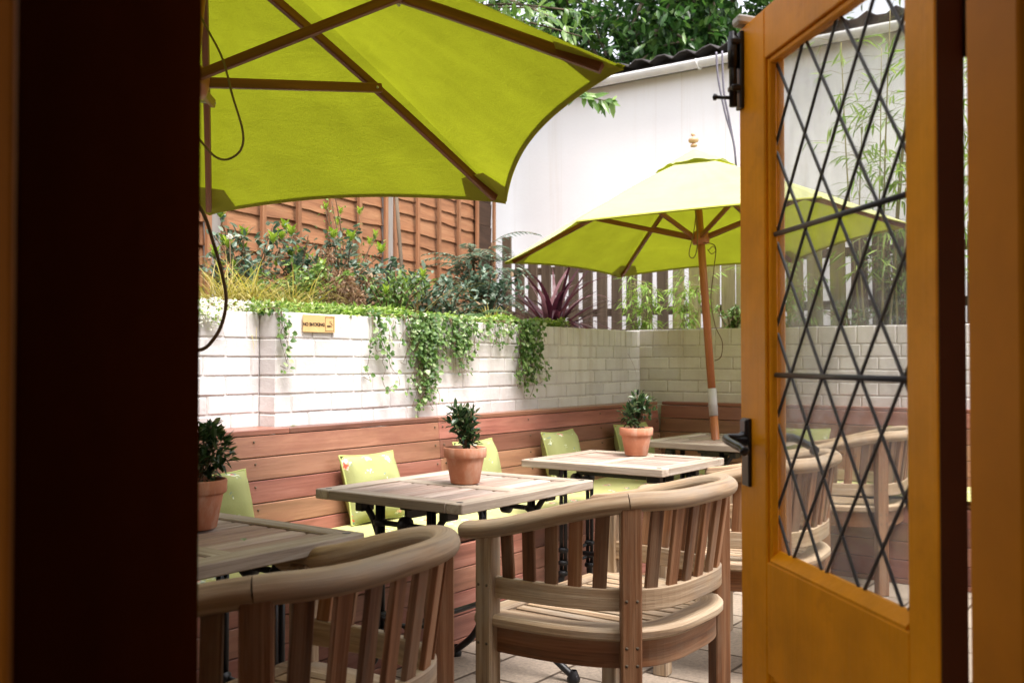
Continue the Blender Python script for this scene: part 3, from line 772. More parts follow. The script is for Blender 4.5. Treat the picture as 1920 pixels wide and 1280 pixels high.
T1 = table_local(.75, .625); T1.location = W(2.675, 2.168)
T1['label'] = 'weathered slatted wooden table with a potted plant, right behind the nearest whole chair'
T3 = copy_tree(T1, W(1.412, 2.06), ROTU, 'slatted wooden table at lower left, cut off by the dark door edge')
T2 = table_local(.68, .58); T2.location = W(3.79, 2.155); T2.rotation_euler.z = ROTU+PI/2
T2['label'] = 'slatted wooden table with a potted plant, behind the chair beside the open door'
T4 = copy_tree(T1, W(5.05, 2.25), ROTU, 'slatted wooden table pierced by the far parasol pole near the end bench')

# ================================================================== CHAIRS
def make_chair(seed):
    random.seed(seed)
    t = thing('tub_chair', 'x', 'chair', (0, 0, 0), ROTU, 'curved-back teak armchairs')
    a, b, y0, m = .352, .56, .27, 3.3
    def path(tt, k=1.0, z=0.0, kk=None):
        c, s = math.cos(tt), math.sin(tt)
        x = -a*math.copysign(abs(c)**(2/m), c); y = y0-b*abs(s)**(2/m)
        return Vector((x*k, y0-(y0-y)*k-(1-k)*.02, z))
    def railz(p): f = max(0, min(1, (y0-p.y)/b)); f = min(1, f*1.12); return .655+.108*(f*f*(3-2*f)*.55+f*.45)
    NT = 72
    # arc length table
    ts = [PI*i/400 for i in range(401)]; pp = [path(x) for x in ts]; al = [0]
    for i in range(400): al.append(al[-1]+(pp[i+1]-pp[i]).length)
    def t_at(f):
        L = f*al[-1]
        for i in range(400):
            if al[i+1] >= L: return ts[i]+(ts[i+1]-ts[i])*(L-al[i])/max(1e-9, al[i+1]-al[i])
        return PI
    fr = [i/NT for i in range(NT+1)]
    rail = []
    for f in fr:
        p = path(t_at(f)); p.z = railz(p); rail.append(p)
    d0 = (rail[0]-rail[1]).normalized(); rail = [rail[0]+d0*.035, rail[0]+d0*.028, rail[0]+d0*.015]+rail
    d1 = (rail[-1]-rail[-2]).normalized(); rail += [rail[-1]+d1*.015, rail[-1]+d1*.028, rail[-1]+d1*.035]
    scl = [.02, .72, .95]+[1]*(NT+1)+[.95, .72, .02]
    # scarf joint in the rail: two lengths meeting over a back leg
    tc = math.acos((.273/a)**(m/2)); FC = al[min(400, int(tc/PI*400))]/al[-1]
    cut = 3+int(NT*FC)
    mb = MB(); mb.sweep(rail[:cut+1], ell(.030, .026, 18), False, 0, True, scl[:cut+1]); mb.sweep(rail[cut:], ell(.0298, .0258, 18), False, 0, True, scl[cut:])
    mb.build('top_rail', 'teak', t)
    # legs
    legs = [(.035, .97), (FC, 1.0), (1-FC, 1.0), (.965, .97)]
    for f, k in legs:
        tt = t_at(f); p = path(tt); q = path(tt+.01); d = (q-p).normalized()
        if f in (.035, .965): d = Vector((0, 1, 0))
        nrm = Vector((-d.y, d.x, 0)); top = railz(p)-.008
        mtx = Matrix((d, nrm, Vector((0, 0, 1)))).transposed()
        mb = MB(); mb.box((p.x*k, p.y, top/2), (.054, .050, top), mtx, .004)
        ctr = Vector((sum(x.x for x in rail)/len(rail), 0, 0)); out = nrm if nrm.dot(Vector((p.x, p.y, 0))) > 0 else -nrm
        for zz in ((.51, .39, .345) if f in (FC, 1-FC) else (.51, .35)):
            for sd in (-.014, .014):
                c0 = Vector((p.x*k, p.y, zz))+d*sd+out*.0251
                mb.tube([c0-out*.001, c0+out*.0008], .0042, 8, True, 1)
        mb.build('leg', ['teak_slat' if f in (FC, 1-FC) else 'teak', 'bark'], t)
    # backrest: lower curved rail and slats
    mb = MB()
    lo = [path(t_at(f), .945, .503) for f in [.03+.94*i/60 for i in range(61)]]
    mb.sweep(lo, rrect(.024, .058, .003))
    segs = [(.035, FC), (FC, 1-FC), (1-FC, .965)]
    for (f0, f1) in segs:
        kn = 7 if f0 == FC else 5
        for i in range(kn):
            f = f0+(f1-f0)*(i+1)/(kn+1)
            tt = t_at(f); pt = path(tt); pt.z = railz(pt)-.012; pb = path(t_at(f), .945, .531)
            dv = (path(tt+.02)-path(tt-.02)).normalized(); z = (pt-pb).normalized(); nr = z.cross(dv).normalized(); dv = nr.cross(z)
            mb.box((pt+pb)/2, (.037, .013, (pt-pb).length), Matrix((dv, nr, z)).transposed(), .002, 1)
    mb.build('backrest', ['teak', 'teak_slat'], t)
    # seat: curved border, front board and slats
    mb = MB(); zt = .428
    ring = [path(t_at(f), .90, zt-.016) for f in [.01+.98*i/60 for i in range(61)]]
    mb.sweep(ring, rrect(.082, .032, .008))
    mb.box((0, y0-.03, zt-.0175), (2*a*.80, .06, .030), None, .004)
    nb = 10; inner = .80
    for i in range(nb):
        x = -a*inner+(i+.5)*2*a*inner/nb
        c = min(1, abs(x)/(a*inner)); yy = y0-b*.87*(1-c**m)**(1/m)+.02
        if y0-.06-yy > .06: mb.box((x, (yy+y0-.06)/2, zt-.019), (2*a*inner/nb-.017, y0-.06-yy, .018), None, .002)
    mb.build('seat', 'teak', t)
    mb = MB(); ap = [path(t_at(f), .915, .358) for f in [.02+.96*i/60 for i in range(61)]]
    mb.sweep(ap, rrect(.024, .072, .003)); mb.box((0, y0-.05, .355), (2*a*.86, .024, .065), None, .003)
    mb.build('apron', 'teak_slat', t)
    return t
CH1 = make_chair(21); CH1.location = W(2.56, 1.48)
CH1['label'] = 'curved-back teak armchair seen whole from behind in the foreground, at the middle table'
copy_tree(CH1, W(1.305, 1.515), ROTU+R(8), 'curved-back teak armchair cut off by the dark door edge, in front of the nearest table')
copy_tree(CH1, W(3.60, 1.50), ROTU+R(5), 'curved-back teak armchair partly hidden behind the handle side of the open door')
copy_tree(CH1, W(5.20, 1.62), ROTU+R(6), 'curved-back teak armchair seen farthest away through the leaded glass')

# ================================================================== POTTED PLANTS
def potted(label, p, seed, hgt):
    random.seed(seed)
    t = thing('potted_plant', label, 'potted plant', p, random.uniform(0, 6), 'small terracotta pots on the tables')
    mb = MB(); mb.lathe([(0, 0), (.046, 0), (.050, .003), (.066, .086), (.066, .088), (.0725, .090), (.0745, .094), (.0755, .122), (.073, .125), (.068, .124), (.064, .108)], 40); mb.build('pot', 'terracotta', t)
    mb = MB(); mb.lathe([(.066, .106), (.045, .110), (.02, .112), (0, .113)], 20); mb.build('soil', 'soil', t)
    st = MB(); fo = MB()
    lobes = [(Vector((random.gauss(0, .020), random.gauss(0, .020), .125+hgt*z_)), r_*random.uniform(.85, 1.2)) for z_, r_ in ((.12, .030), (.25, .036), (.38, .040), (.5, .040), (.6, .036), (.72, .030), (.8, .026), (.92, .018))]
    lobes += [(Vector((random.choice((-1, 1))*random.uniform(.02, .035), random.choice((-1, 1))*random.uniform(.015, .03), .125+hgt*random.uniform(.5, .85))), .020) for _ in range(3)]
    for c_, r_ in lobes:
        p0 = Vector((random.gauss(0, .006), random.gauss(0, .006), .108)); pts = smooth_path([p0, Vector((c_.x*.4, c_.y*.4, (c_.z+.108)/2)), c_+Vector((0, 0, r_*.5))], 6); st.tube(pts, .0020, 6)
        for i in range(int(46*(r_/.035)**1.5)):
            v = rv(); p_ = c_+v*r_*random.uniform(.35, 1.0); d = (v*.8+Vector((0, 0, .55))+rv()*.55).normalized()
            fo.leaf(p_, d, Vector((0, 0, 1))+rv()*.5, random.uniform(.020, .036), random.uniform(.011, .017), .4, random.uniform(0, .25))
    st.build('stem', 'twig', t); fo.build('foliage', 'leaf_box', t); return t
def on_table(px, py): 
    d = ray(px, py); s = (.7052-CAMH)/d.z; return Vector((d.x*s, d.y*s, .7052))
potted('terracotta pot with a dark upright shrub on the middle table', on_table(872, 905), 31, .135)
potted('terracotta pot with a dark upright shrub on the table beside the open door', on_table(1193, 853), 32, .145)
potted('terracotta pot with a looser shrub, half hidden by the dark door edge', on_table(368, 990), 33, .135)

def fallen(label, px, py, seed):
    random.seed(seed); mb = MB(); mb.leaf(Vector((0, 0, 0)), Vector((math.cos(seed), math.sin(seed), .08)), Vector((0, 0, 1)), .032, .017, .3, .05)
    tag(mb.build('fallen_leaf', 'leaf_mid', None, on_table(px, py)+Vector((0, 0, .002))), label, 'leaf')
fallen('small curled green leaf lying on the left table', 458, 1015, 2)

random.seed(4); mb = MB(); mb.leaf(Vector((0, 0, 0)), Vector((.8, .5, .1)), Vector((0, 0, 1)), .03, .016, .3, .05); mb.leaf(Vector((.01, .004, .002)), Vector((.2, -.9, .2)), Vector((0, 0, 1)), .022, .014, .3, .05)
tag(mb.build('fallen_leaf', 'leaf_ivy', None, W(u_at(545, 3.05), 3.05, .8685)), 'green leaf sprig lying on the bench cap at the foot of the brick pier', 'leaf')
# ================================================================== WALL SIGN
sg = thing('sign', 'small brass no smoking plate screwed to the white brick wall', 'sign', W(u_at(596, 3.088), 3.082, 1.283), ROTU)
mb = MB(); mb.box((0, 0, 0), (.178, .005, .072), None, .001); mb.build('plate', 'brass', sg)
def text(body, size, x, z, name):
    c = bpy.data.curves.new(name, 'FONT'); c.body = body; c.size = size; c.extrude = .0006; c.align_x = 'CENTER'; c.align_y = 'CENTER'; c.offset = .0007
    tmp = bpy.data.objects.new(name, c); COL.objects.link(tmp); dg = bpy.context.evaluated_depsgraph_get()
    me = bpy.data.meshes.new_from_object(tmp.evaluated_get(dg)); bpy.data.objects.remove(tmp); bpy.data.curves.remove(c)
    me.materials.clear(); me.materials.append(M['engraved']); o = bpy.data.objects.new(name, me); COL.objects.link(o); o.parent = sg
    o.rotation_euler = (PI/2, 0, 0); o.location = (x, -.0032, z); return o
text('NO SMOKING', .0190, -.031, -.004, 'lettering')
mb = MB()
for (x0, x1, z0, z1) in ((.033, .081, .028, .0292), (.033, .081, -.0292, -.028), (.033, .0342, -.028, .028), (.0798, .081, -.028, .028)): mb.box(((x0+x1)/2, -.003, (z0+z1)/2), (x1-x0, .0012, z1-z0), None, .0001)
mb.box((.052, -.003, -.009), (.018, .0012, .007), None, .0002); mb.box((.0445, -.003, -.0105), (.006, .0012, .004), Matrix.Rotation(.5, 3, 'Y'), .0002)
mb.tube([(.0655+.006*math.cos(a), -.003, -.003+.0065*math.sin(a)) for a in [2.2-4.6*i/10 for i in range(11)]], .0013, 6)
mb.tube([(.058, -.003, .004), (.060, -.003, .009), (.057, -.003, .012)], .0009, 6); mb.tube([(.064, -.003, .008), (.066, -.003, .012)], .0009, 6)
mb.build('cigarette_symbol', 'engraved', sg)

# ================================================================== CABLES on the white building
mb = MB()
for (a, b_) in (((1343, 98), (1347, 130)), ((1354, 96), (1357, 150))):
    Yc = 7.35
    pts = smooth_path([at(a[0], a[1], Yc), at(b_[0], b_[1]+20, Yc), at((b_[0]+1374)/2, 215, Yc), at(1374, 260, Yc), at(1379, 296, Yc), at(1384, 380, Yc)], 6); mb.tube(pts, .008, 6)
tag(mb.build('cable', 'cable'), 'pair of thin grey cables hanging from the gutter of the white building', 'cable')

# ================================================================== DOORWAY
# open leaf on the right: local x runs from the hinge side out to the closing edge, local +y faces the passage
DO = Vector((.532, 1.343, 0)); DANG = math.atan2(.9887, -.1496)
dr = thing('door', 'orange painted door with diamond leaded glass, standing open on the right', 'door', DO, DANG)
X0, GX, X1 = -.073, .474, .595; Zb, Zs, Zg, Zt = .05, .766, 1.682, 1.775; T = .040
mb = MB(); mb.box(((X0)/2, -T/2, (Zb+Zt)/2), (-X0, T, Zt-Zb), None, .003); mb.build('stile', 'orange', dr)
mb = MB(); mb.box(((GX+X1)/2, -T/2, (Zb+Zt)/2), (X1-GX, T, Zt-Zb), None, .003); mb.build('stile', 'orange', dr)
mb = MB(); mb.box((GX/2, -T/2, (Zg+Zt)/2), (GX-.0005, T-.001, Zt-Zg), None, .002); mb.build('top_rail', 'orange', dr)
mb = MB(); mb.box((GX/2, -T/2, (.565+Zs)/2), (GX-.0005, T-.001, Zs-.565), None, .002); mb.build('lock_rail', 'orange', dr)
mb = MB(); mb.box((GX/2, -T/2, (Zb+.22)/2), (GX-.0005, T-.001, .22-Zb), None, .002); mb.build('bottom_rail', 'orange', dr)
mb = MB(); mb.box((GX/2, -T/2-.004, .3925), (GX+.01, .016, .36), None, .002); mb.build('panel', 'orange', dr)
mb = MB()   # mouldings round the glass and the panel
for (zz0, zz1) in ((Zs, Zg), (.22, .565)):
    y_ = -.013; w_ = .011
    mb.box((w_/2, y_, (zz0+zz1)/2), (w_, .014, zz1-zz0), None, .004); mb.box((GX-w_/2, y_, (zz0+zz1)/2), (w_, .014, zz1-zz0), None, .004)
    if zz0 != Zs: mb.box((GX/2, y_, zz0+w_/2), (GX-2*w_, .0138, w_), None, .004)
    mb.box((GX/2, y_, zz1-w_/2), (GX-2*w_, .0138, w_), None, .004)
mb.build('moulding', 'orange', dr)
mb = MB(); mb.box((GX/2, -.026, (Zs+Zg)/2), (GX+.006, .003, Zg-Zs+.006), None, .0005); gl = mb.build('glass_pane', 'glass', dr)
mb = MB()   # diamond cames
dx, dz = .1235, .1655
def clip(a, b):
    x0, z0 = a; x1, z1 = b; t0, t1 = 0, 1
    for p, q in ((-(x1-x0), x0-.002), (x1-x0, GX-.002-x0), (-(z1-z0), z0-Zs-.002), (z1-z0, Zg-.002-z0)):
        if abs(p) < 1e-9:
            if q < 0: return None
        else:
            r_ = q/p
            if p < 0: t0 = max(t0, r_)
            else: t1 = min(t1, r_)
    if t0 >= t1: return None
    return (x0+(x1-x0)*t0, z0+(z1-z0)*t0), (x0+(x1-x0)*t1, z0+(z1-z0)*t1)
xn, zn = .415, 1.104
for s in (1, -1):
    for i in range(-14, 15):
        xa = xn+i*dx; a = (xa-6*dx, zn-s*6*dz); b = (xa+6*dx, zn+s*6*dz); c = clip(a, b)
        if c:
            y_ = -.0225 if s > 0 else -.0215
            mb.bar((c[0][0], y_, c[0][1]), (c[1][0], y_, c[1][1]), .0054, .0045, (0, 1, 0), .0016)
mb.build('lead_lattice', 'lead', gl)
for zz in (1.359, 1.104):
    mb = MB(); mb.tube([(-.004, -.016, zz), (GX+.004, -.016, zz)], .0047, 8); mb.build('glazing_bar', 'lead', dr)
mb = MB(); mb.box((X0-.0015, -T/2, (Zb+Zt)/2), (.003, T-.003, Zt-Zb-.004), None, .0005); mb.build('hinge_edge_shade', 'edge_shade', dr)  # added strip, paints the room's shade onto the hinge edge
mb = MB(); vs = [(x_, y_, z_) for x_ in (.0105, GX-.0105) for (y_, z_) in ((-.002, Zs+.0005), (-.0235, Zs+.0005), (-.0235, Zs+.021), (-.019, Zs+.020), (-.002, Zs+.005))]; mb.add(vs, [(0, 1, 2, 3, 4), (9, 8, 7, 6, 5)]+[(i, 5+i, 5+(i+1) % 5, (i+1) % 5) for i in range(5)]); mb.build('sill_bead', 'orange', dr)
# bolt
bl = MB(); bl.box((X1-.014, .004, 1.690), (.026, .008, .15), None, .002)
b_ = bl.build('bolt_plate', 'blackmetal', dr)
mb = MB(); mb.tube([(X1-.014, .018, 1.62), (X1-.014, .018, 1.765)], .0078, 10); mb.tube([(X1-.014, .018, 1.695), (X1-.014, .018, 1.755)], .0105, 10)
mb.tube([(X1-.014, .018, 1.637), (X1-.014, .052, 1.637)], .0036, 8); mb.lathe([(0, .0), (.006, .002), (.0065, .007), (0, .010)], 10, (X1-.014, .050, 1.637), 0, Matrix.Rotation(-PI/2, 3, 'X'))
for zz in (1.655, 1.745): mb.box((X1-.014, .014, zz), (.026, .022, .012), None, .003)
mb.build('bolt', 'blackmetal', b_)
mb = MB(); mb.box((X1-.014, -.012, Zt+.010), (.034, .052, .018), Matrix.Rotation(R(6), 3, 'X'), .006); mb.build('door_stop', 'greyplastic', dr)
# lever handle both sides
for sy, y0_ in ((1, 0), (-1, -T)):
    mb = MB(); hx = X1-.038; mb.box((hx, y0_+sy*.0035, .957), (.034, .007, .128), None, .002); mb.box((hx, y0_+sy*.006, 1.004), (.028, .012, .030), None, .005); pl = mb.build('handle_plate', 'blackmetal', dr)
    mb = MB(); mb.lathe([(.015, 0), (.014, .012), (.009, .02), (.009, .042)], 12, (hx, y0_, .983), 0, Matrix.Rotation(-PI/2*sy, 3, 'X'))
    pts = smooth_path([Vector((hx, y0_+sy*.030, .983)), Vector((hx, y0_+sy*.043, .983)), Vector((hx-.020, y0_+sy*.050, .981)), Vector((hx-.055, y0_+sy*.049, .976)), Vector((hx-.085, y0_+sy*.048, .972)), Vector((hx-.100, y0_+sy*.046, .966))], 5)
    mb.tube(pts, [.0085]*8+[.0075]*(len(pts)-11)+[.009, .0095, .007], 10); mb.build('lever', 'blackmetal', pl)
# hinges
for zz in (1.56, .32):
    mb = MB(); mb.tube([(X0-.006, -T-.002, zz-.04), (X0-.006, -T-.002, zz+.04)], .006, 10); mb.box((X0-.0012, -T/2, zz), (.002, .03, .08), None, .0005); mb.build('hinge', 'blackmetal', dr)

# left leaf: opened inwards, the shade on its visible side painted in as near-black brown
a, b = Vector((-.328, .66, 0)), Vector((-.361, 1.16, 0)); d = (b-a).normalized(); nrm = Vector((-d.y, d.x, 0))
ll = thing('door', 'door leaf folded inwards, its shade painted dark brown, filling the left of the picture', 'door', a, math.atan2(d.y, d.x))
mb = MB(); mb.box(((b-a).length/2, .022, .90), ((b-a).length-.004, .040, 1.74), None, .003); mb.build('leaf', 'leaf_shade', ll)
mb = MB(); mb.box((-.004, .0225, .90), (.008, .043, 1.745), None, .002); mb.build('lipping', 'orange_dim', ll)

# pub front: jambs, wall, room behind the camera
pb = thing('pub_building', 'orange door frame and wall of the pub room the picture is taken from', 'building', (0, 0, 0))
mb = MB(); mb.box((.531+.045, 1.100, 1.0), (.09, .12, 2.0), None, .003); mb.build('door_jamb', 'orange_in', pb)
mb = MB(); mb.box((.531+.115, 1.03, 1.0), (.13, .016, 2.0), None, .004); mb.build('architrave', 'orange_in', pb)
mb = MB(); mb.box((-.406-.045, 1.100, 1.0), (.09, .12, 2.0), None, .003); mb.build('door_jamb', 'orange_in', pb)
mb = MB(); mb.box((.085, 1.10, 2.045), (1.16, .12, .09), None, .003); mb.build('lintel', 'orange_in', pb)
def slab(nm, lo, hi, m_):
    mb = MB(); lo, hi = Vector(lo), Vector(hi); mb.box((lo+hi)/2, hi-lo, None, .001); return mb.build(nm, m_, pb)
slab('front_wall', (.623, 1.045, 0), (4.4, 1.20, 4.2), 'plaster_in'); slab('front_wall', (-4.4, 1.045, 0), (-.498, 1.20, 4.2), 'plaster_in'); slab('front_wall', (-.497, 1.045, 2.092), (.622, 1.20, 4.2), 'plaster_in')
slab('side_wall', (2.3, -2.0, 0), (2.42, 1.044, 2.55), 'plaster_in'); slab('side_wall', (-2.42, -2.0, 0), (-2.3, 1.044, 2.55), 'plaster_in')
slab('ceiling', (-2.42, -2.0, 2.551), (2.42, 1.044, 2.62), 'plaster_in')
slab('back_wall', (-2.42, -2.12, 0), (2.42, -2.001, 1.0), 'plaster_in'); slab('back_wall', (.2, -2.12, 1.001), (2.42, -2.001, 2.199), 'plaster_in'); slab('back_wall', (-2.42, -2.12, 2.2), (2.42, -2.001, 2.55), 'plaster_in')  # gap is an unseen window opening, added to light the jambs
tag(slab('floor', (-2.3, -2.0, .006), (2.3, 1.20, .05), 'cedar'), None, None)

# ================================================================== PLANTS
def tree(name, label, base, height, trunk_r, centre, rad, nleaf, L, Wd, m_leaf, seed, nb=26, droop=.2, extra=None, clear=0.0):
    random.seed(seed); base = Vector(base); centre = Vector(centre)-base
    t = thing(name, label, 'tree', base)
    tr = MB(); top = Vector((centre.x*.6, centre.y*.6, centre.z+rad[2]*.5))
    pts = smooth_path([Vector((0, 0, -.3)), Vector((centre.x*.15, centre.y*.15, centre.z*.35)), Vector((centre.x*.5, centre.y*.5, centre.z*.8)), top], 6)
    tr.tube(pts, [trunk_r*(1-.8*i/(len(pts)-1)) for i in range(len(pts))], 10)
    cl = []
    for i in range(nb):
        v = rv(); rr = random.uniform(.45, 1.0); e = centre+Vector((v.x*rad[0], v.y*rad[1], v.z*rad[2]))*rr
        s = pts[min(len(pts)-1, max(6, int((.35+.6*random.random())*len(pts))))]
        mid = (s+e)/2+Vector((random.uniform(-.2, .2), random.uniform(-.2, .2), random.uniform(0, .25)))
        bp = smooth_path([s, mid, e], 6); tr.tube(bp, [trunk_r*.30*(1-.85*k/(len(bp)-1)) for k in range(len(bp))], 6); cl.append((e, bp))
        for _ in range(4):
            j = random.randint(4, len(bp)-1); e2 = bp[j]+rv()*random.uniform(.25, .6); tr.tube(smooth_path([bp[j], (bp[j]+e2)/2+rv()*.06, e2], 4), [trunk_r*.08]*8+[trunk_r*.03], 5); cl.append((e2, [bp[j], (bp[j]+e2)/2, e2]))
    tr.build('trunk', 'bark', t)
    fo = MB()
    for i in range(nleaf):
        e, bp = random.choice(cl); q = random.choice(bp[-4:]); p = q+rv()*abs(random.gauss(0, .17))
        d = (rv()+ (p-centre).normalized()*.5+Vector((0, 0, -droop))).normalized()
        fo.leaf(p, d, Vector((0, 0, 1))+rv()*.7, L*random.uniform(.6, 1.15), Wd*random.uniform(.7, 1.1), .2, random.uniform(0, .25))
    if extra: extra(tr, fo, base)
    fo.build('crown', m_leaf, t); return t
tree('evergreen_tree', 'dense dark evergreen tree with glossy leaves rising behind the roof of the white building', (2.1, 11.6, 0), 6, .16, (1.75, 11.0, 5.25), (2.3, 1.3, 1.75), 15000, .15, .058, 'leaf_laurel', 5, 46)
tree('evergreen_tree', 'dark evergreen tree mostly hidden behind the near parasol, beside the dense one', (-.6, 11.8, 0), 6, .15, (-.4, 11.2, 5.0), (1.6, 1.1, 1.5), 3200, .15, .058, 'leaf_laurel', 6, 22)
def light_tree():
    random.seed(9)
    t = thing('light_leaved_tree', 'paler tree behind the near parasol, one sprig hanging before the white building', 'tree', (-1.5, 8.3, 0))
    B = Vector((-1.5, 8.3, 0)); tr = MB(); fo = MB()
    tr.tube(smooth_path([Vector((0, 0, -.2)), Vector((.05, 0, 1.6)), Vector((.15, -.05, 3.0)), Vector((.5, -.1, 4.0)), Vector((.8, -.1, 4.8))], 6), [.07*(1-.03*i) for i in range(25)], 8)
    ends = [(985, 60), (1010, 15), (1050, 40), (975, 10), (1040, 85), (1075, 20), (1095, 70), (950, -30), (1020, -40), (1090, -40)]
    for (px, py) in ends:
        e = at(px, py, 8.1+random.uniform(-.3, .3))-B; s = Vector((.5+random.uniform(-.2, .2), -.1, 3.8+random.uniform(-.3, .5)))
        bp = smooth_path([s, (s+e)/2+Vector((0, 0, .15)), e], 8); tr.tube(bp, [.016*(1-.7*i/(len(bp)-1)) for i in range(len(bp))], 6)
        for i in range(26):
            q = bp[random.randint(8, len(bp)-1)]+rv()*random.uniform(0, .10); d = (rv()+Vector((.4, 0, -.5))).normalized()
            fo.leaf(q, d, Vector((0, -.6, 1))+rv()*.5, random.uniform(.11, .17), random.uniform(.04, .055), .2, .15)
    e = at(1150, 190, 7.75)-B; s = Vector((.6, -.1, 4.0)); bp = smooth_path([s, at(1010, 120, 7.8)-B, at(1095, 178, 7.75)-B, e], 10); tr.tube(bp, [.012*(1-.75*i/(len(bp)-1)) for i in range(len(bp))], 6)
    for i in range(30):
        q = bp[len(bp)-1-i//2]; d = Vector((random.uniform(-.5, .7), random.uniform(-.3, .3), random.uniform(-1.1, .25))).normalized(); fo.leaf(q, d, Vector((0, -1, .4)), random.uniform(.10, .16), random.uniform(.035, .05), .2, .1)
    tr.build('trunk', 'bark', t); fo.build('crown', 'leaf_light', t)
light_tree()

def gp(px, n, z=1.29):      # a spot in the bed
    u = u_at(px, n); return W(u, n, z)
def shrub(name, label, base, h, spread, nst, nl, L, Wd, m_leaf, seed, tips=None, group=None, cat='shrub'):
    random.seed(seed); t = thing(name, label, cat, base, 0, group); st = MB(); fo = MB(); nl = int(nl*2.1); nst = int(nst*1.4); h += .06
    for s in range(nst):
        a = random.uniform(0, 2*PI); sp = spread*random.uniform(.2, 1); hh = h*random.uniform(.55, 1)
        e = Vector((sp*math.cos(a), sp*math.sin(a), hh)); p0 = Vector((.03*math.cos(a), .03*math.sin(a), -.02))
        bp = smooth_path([p0, Vector((e.x*.35, e.y*.35, hh*.55))+rv()*.03, e], 8); st.tube(bp, [.006*(1-.6*i/(len(bp)-1)) for i in range(len(bp))], 5)
        for i in range(nl):
            j = random.randint(4, len(bp)-1); q = bp[j]+rv()*random.uniform(0, .05)*(h/.5)
            d = (rv()+Vector((0, 0, .25))).normalized(); fo.leaf(q, d, Vector((0, 0, 1))+rv()*.6, (L*random.uniform(.45, 1.0)), Wd*random.uniform(.5, .95), .25, random.uniform(0, .3))
        if tips and random.random() < tips:
            for i in range(9):
                b = i*2.4; d = Vector((math.cos(b)*.6, math.sin(b)*.6, .8)); fo.leaf(bp[-1]+Vector((0, 0, .004*i)), d, Vector((0, 0, 1)), L*.9, Wd*.8, .3, .1, 1)
    st.build('stem', 'twig', t); fo.build('foliage', [m_leaf, 'leaf_lime'], t); return t
G1 = 'dark leaved shrubs in the raised bed'
shrub('shrub', 'dark blue green shrub with one lime shoot, left in the bed before the orange fence', gp(472, 3.85), .52, .22, 11, 16, .055, .030, 'leaf_blue', 41, .35, G1)
shrub('shrub', 'blue green leafy shrub above the brass sign, before the orange fence', gp(560, 4.0), .50, .26, 12, 17, .055, .032, 'leaf_blue', 42, .3, G1)
shrub('shrub', 'dark shrub with yellow green tips between sign and grey post', gp(630, 3.8), .46, .24, 12, 15, .058, .034, 'leaf_blue', 43, .3, G1)
shrub('shrub', 'low blue green shrub in front of the middle grey fence post', gp(705, 3.9), .34, .28, 12, 17, .070, .045, 'leaf_blue', 44, None, G1)
shrub('shrub', 'low dark shrub between the grey stake and the feathery shrub', gp(800, 3.8), .34, .30, 12, 20, .062, .034, 'leaf_blue', 45, None, G1)
shrub('shrub', 'mid green filler shrub low behind the golden grass', gp(560, 3.5), .24, .26, 12, 22, .045, .026, 'leaf_mid', 46, None, G1)
shrub('shrub', 'mid green filler shrub low above the big ivy trail', gp(740, 3.5), .22, .30, 12, 20, .045, .024, 'leaf_mid', 47, .2, G1)
shrub('shrub', 'dark leafy shrub at the foot of the feathery shrub', gp(905, 4.0), .42, .30, 14, 24, .065, .034, 'leaf_blue', 48, None, G1)
shrub('shrub', 'tall thin airy shrub with yellow green leaves before the orange fence', gp(655, 4.1), .78, .22, 7, 9, .040, .020, 'leaf_mid', 49, .6, G1)

shrub('shrub', 'low olive filler shrub behind the left golden grasses', gp(515, 3.7), .22, .34, 12, 18, .045, .020, 'leaf_mid', 54, .2, G1)
shrub('shrub', 'brown withered low shrub behind the dry flower heads', gp(655, 3.65), .26, .30, 14, 16, .040, .018, 'leaf_dry', 55, None, G1)
shrub('shrub', 'low mixed shrub below the feathery shrub, behind the ferns', gp(850, 3.65), .20, .34, 12, 18, .045, .022, 'leaf_blue', 56, None, G1)
shrub('shrub', 'loose blue green shrub low behind the upright golden grass', gp(425, 3.9), .32, .22, 10, 14, .055, .028, 'leaf_blue', 57, .2, G1)
shrub('shrub', 'loose dark shrub between the two grey posts, just left of the stake', gp(725, 4.2), .36, .26, 11, 18, .055, .028, 'leaf_blue', 58, None, G1)
shrub('shrub', 'wide leafy shrub filling the gap between sign shrubs and fence', gp(600, 4.2), .30, .34, 12, 14, .055, .028, 'leaf_blue', 59, .2, G1)
def feathery():
    random.seed(51); t = thing('feathery_shrub', 'tall blue green shrub with feathery divided leaves at the end of the orange fence', 'shrub', gp(905, 4.15)); st = MB(); fo = MB()
    for s in range(7):
        a = s*.9; hh = random.uniform(.35, .72); e = Vector((.10*math.cos(a), .10*math.sin(a), hh)); st.tube(smooth_path([Vector((0, 0, -.02)), e*.5+rv()*.02, e], 5), .008, 6)
        for k in range(6):
            b = random.uniform(0, 2*PI); L = random.uniform(.24, .38); el = random.uniform(.0, .7); q0 = e-Vector((0, 0, random.uniform(0, .25)))
            h_ = Vector((math.cos(b), math.sin(b), 0)); pts = []; q = q0.copy()
            for i in range(13):
                pts.append(q.copy()); ee = el-1.0*i/12; q = q+(h_*math.cos(ee)+Vector((0, 0, math.sin(ee))))*L/12
            st.tube(pts, .0025, 4)
            sd = Vector((-h_.y, h_.x, 0))
            for i in range(1, 13):
                for sg_ in (-1, 1):
                    ll_ = .075*(1-.5*abs(i/12-.45)); fo.leaf(pts[i], sd*sg_+h_*.45+Vector((0, 0, -.1)), Vector((0, 0, 1)), ll_, .020, .3, .15)
    st.build('stem', 'twig', t); fo.build('foliage', 'leaf_blue', t)
feathery()
